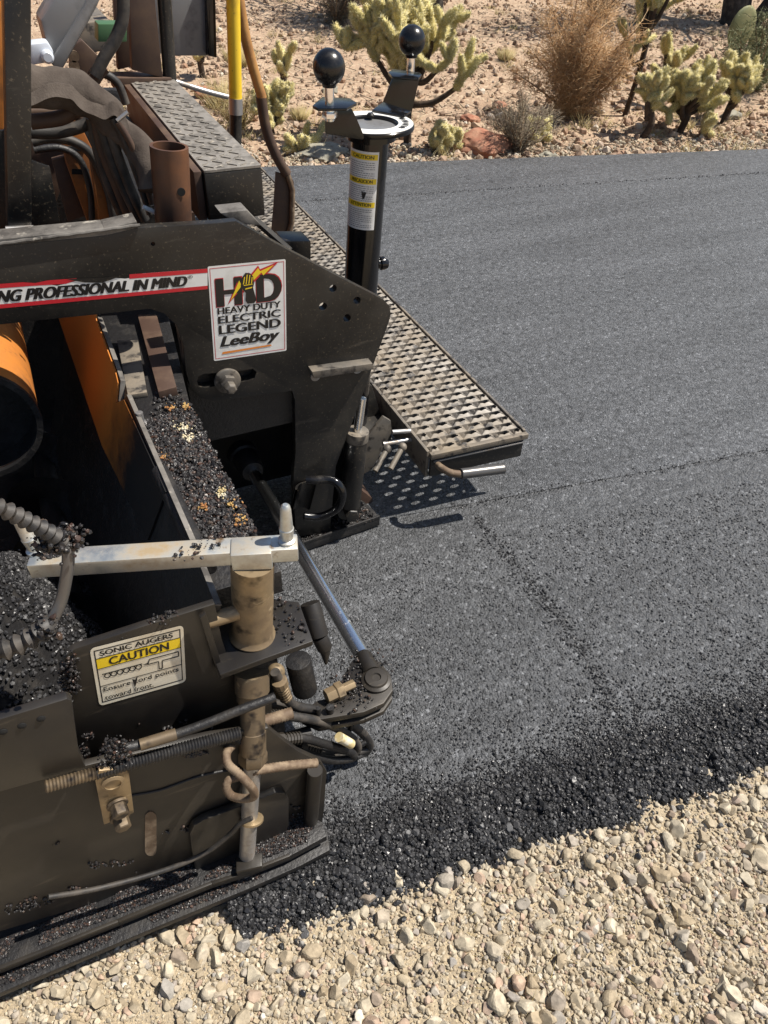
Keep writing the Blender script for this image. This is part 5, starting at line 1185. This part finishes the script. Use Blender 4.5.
# trees: trunks in the picture, crowns above the frame throwing the shade seen on the ground
def tree(base, h, r, lab, trunks, crown_r, crown_z, nleaf, lean=0.0):
    o = thing('desert_tree', base, lab, 'tree'); tb = B(); segs = []
    for i, (dx, dy, rr) in enumerate(trunks):
        top = base + Vector((dx, dy, h)); mid = base.lerp(top, .45) + Vector((random.gauss(0, .06), random.gauss(0, .06), 0))
        tb.tube(smooth_path([base + Vector((dx * .12, dy * .12, -.1)), mid, top], 6), [rr * (1.15 - .06 * q) for q in range(13)], 10)
        for k in range(9):
            e = top + Vector((random.gauss(0, crown_r * .5), random.gauss(0, crown_r * .5), random.uniform(.1, crown_z)))
            s_ = mid.lerp(top, random.uniform(.3, 1)); pth = smooth_path([s_, s_.lerp(e, .5) + Vector((0, 0, .1)), e], 4); tb.tube(pth, [rr * .4 * (1.1 - .11 * q) for q in range(9)], 6)
            for j in range(nleaf // (9 * len(trunks))):
                q = pth[random.randint(3, 8)] + Vector((random.gauss(0, .22), random.gauss(0, .22), random.gauss(0, .16))); segs.append((q, q + rvec(.1) * random.uniform(.04, .10), random.uniform(.7, 1.4)))
    obj('trunk', tb, 'bark', o, angle=60); strips('crown', segs, .012, 'leaf', o); return o
p = ground(434, 20); tree(p, 1.6, .06, 'desert tree with twin dark trunks behind the large cholla', [(-.25, .1, .07), (.25, 0, .08)], 1.2, 1.1, 5200)
p = ground(738, 24); tree(p, 1.7, .1, 'desert tree with thick leaning trunks at the top right', [(-.45, .2, .13), (.35, .1, .11), (1.2, -.3, .08)], 1.6, 1.2, 8000)
p = ground(690, -60); tree(p, 1.8, .1, 'desert tree standing behind the thick leaning trunks', [(-.3, .2, .1), (.3, .2, .1)], 1.6, 1.2, 5000)
p = ground(240, -40); tree(p, 1.8, .08, 'desert tree far left behind the yellow handle', [(-.2, .1, .09), (.3, .2, .08)], 1.4, 1.1, 5200)

segs = []
for i in range(4200):
    x = random.uniform(1, 10); y = far_y(x) + .15 + random.random() ** 1.5 * 6; z = desert_z(x, y) + .012; a = random.uniform(0, 6.28); l = random.uniform(.04, .16)
    segs.append((Vector((x, y, z)), Vector((x + math.cos(a) * l, y + math.sin(a) * l, z + random.uniform(0, .05))), random.uniform(.6, 1.6)))
lt = strips('dry_litter', segs, .004, 'straw', None) if False else None
def litter(name, segs, w0, mat, label):
    o = bpy.data.objects.new(name + '_root', None); m_ = strips(name, segs, w0, mat, o); bpy.data.objects.remove(o); m_.parent = None; return tag(m_, label, 'litter', kind='stuff')
litter('dry_litter', segs, .004, 'twig_grey', 'dry twigs littering the desert floor beyond the road')
segs = []
for i in range(70):
    p = PZ(random.uniform(430, 790), random.uniform(880, 1040), GZ + .015); a = random.uniform(0, 6.28); l = random.uniform(.012, .05)
    segs.append((p, p + Vector((math.cos(a) * l, math.sin(a) * l, random.uniform(0, .014))), 1))
litter('straw_litter', segs, .0009, 'straw', 'bits of dry straw among the gravel at the bottom right')

segs = []
for i in range(170):
    x = random.uniform(.6, 10); y = far_y(x) + .05 + random.random() ** 1.6 * 6; z = desert_z(x, y); n_ = random.randint(10, 40); hh_ = random.uniform(.04, .13)
    for j in range(n_):
        a = random.uniform(0, 6.28); p = Vector((x + random.gauss(0, .04), y + random.gauss(0, .04), z)); segs.append((p, p + Vector((math.cos(a) * hh_ * .6, math.sin(a) * hh_ * .6, hh_ * random.uniform(.4, 1))), random.uniform(.6, 1.3)))
litter('dry_grass_cover', segs, .0026, 'straw', 'sparse dry grass and weeds scattered over the desert floor')
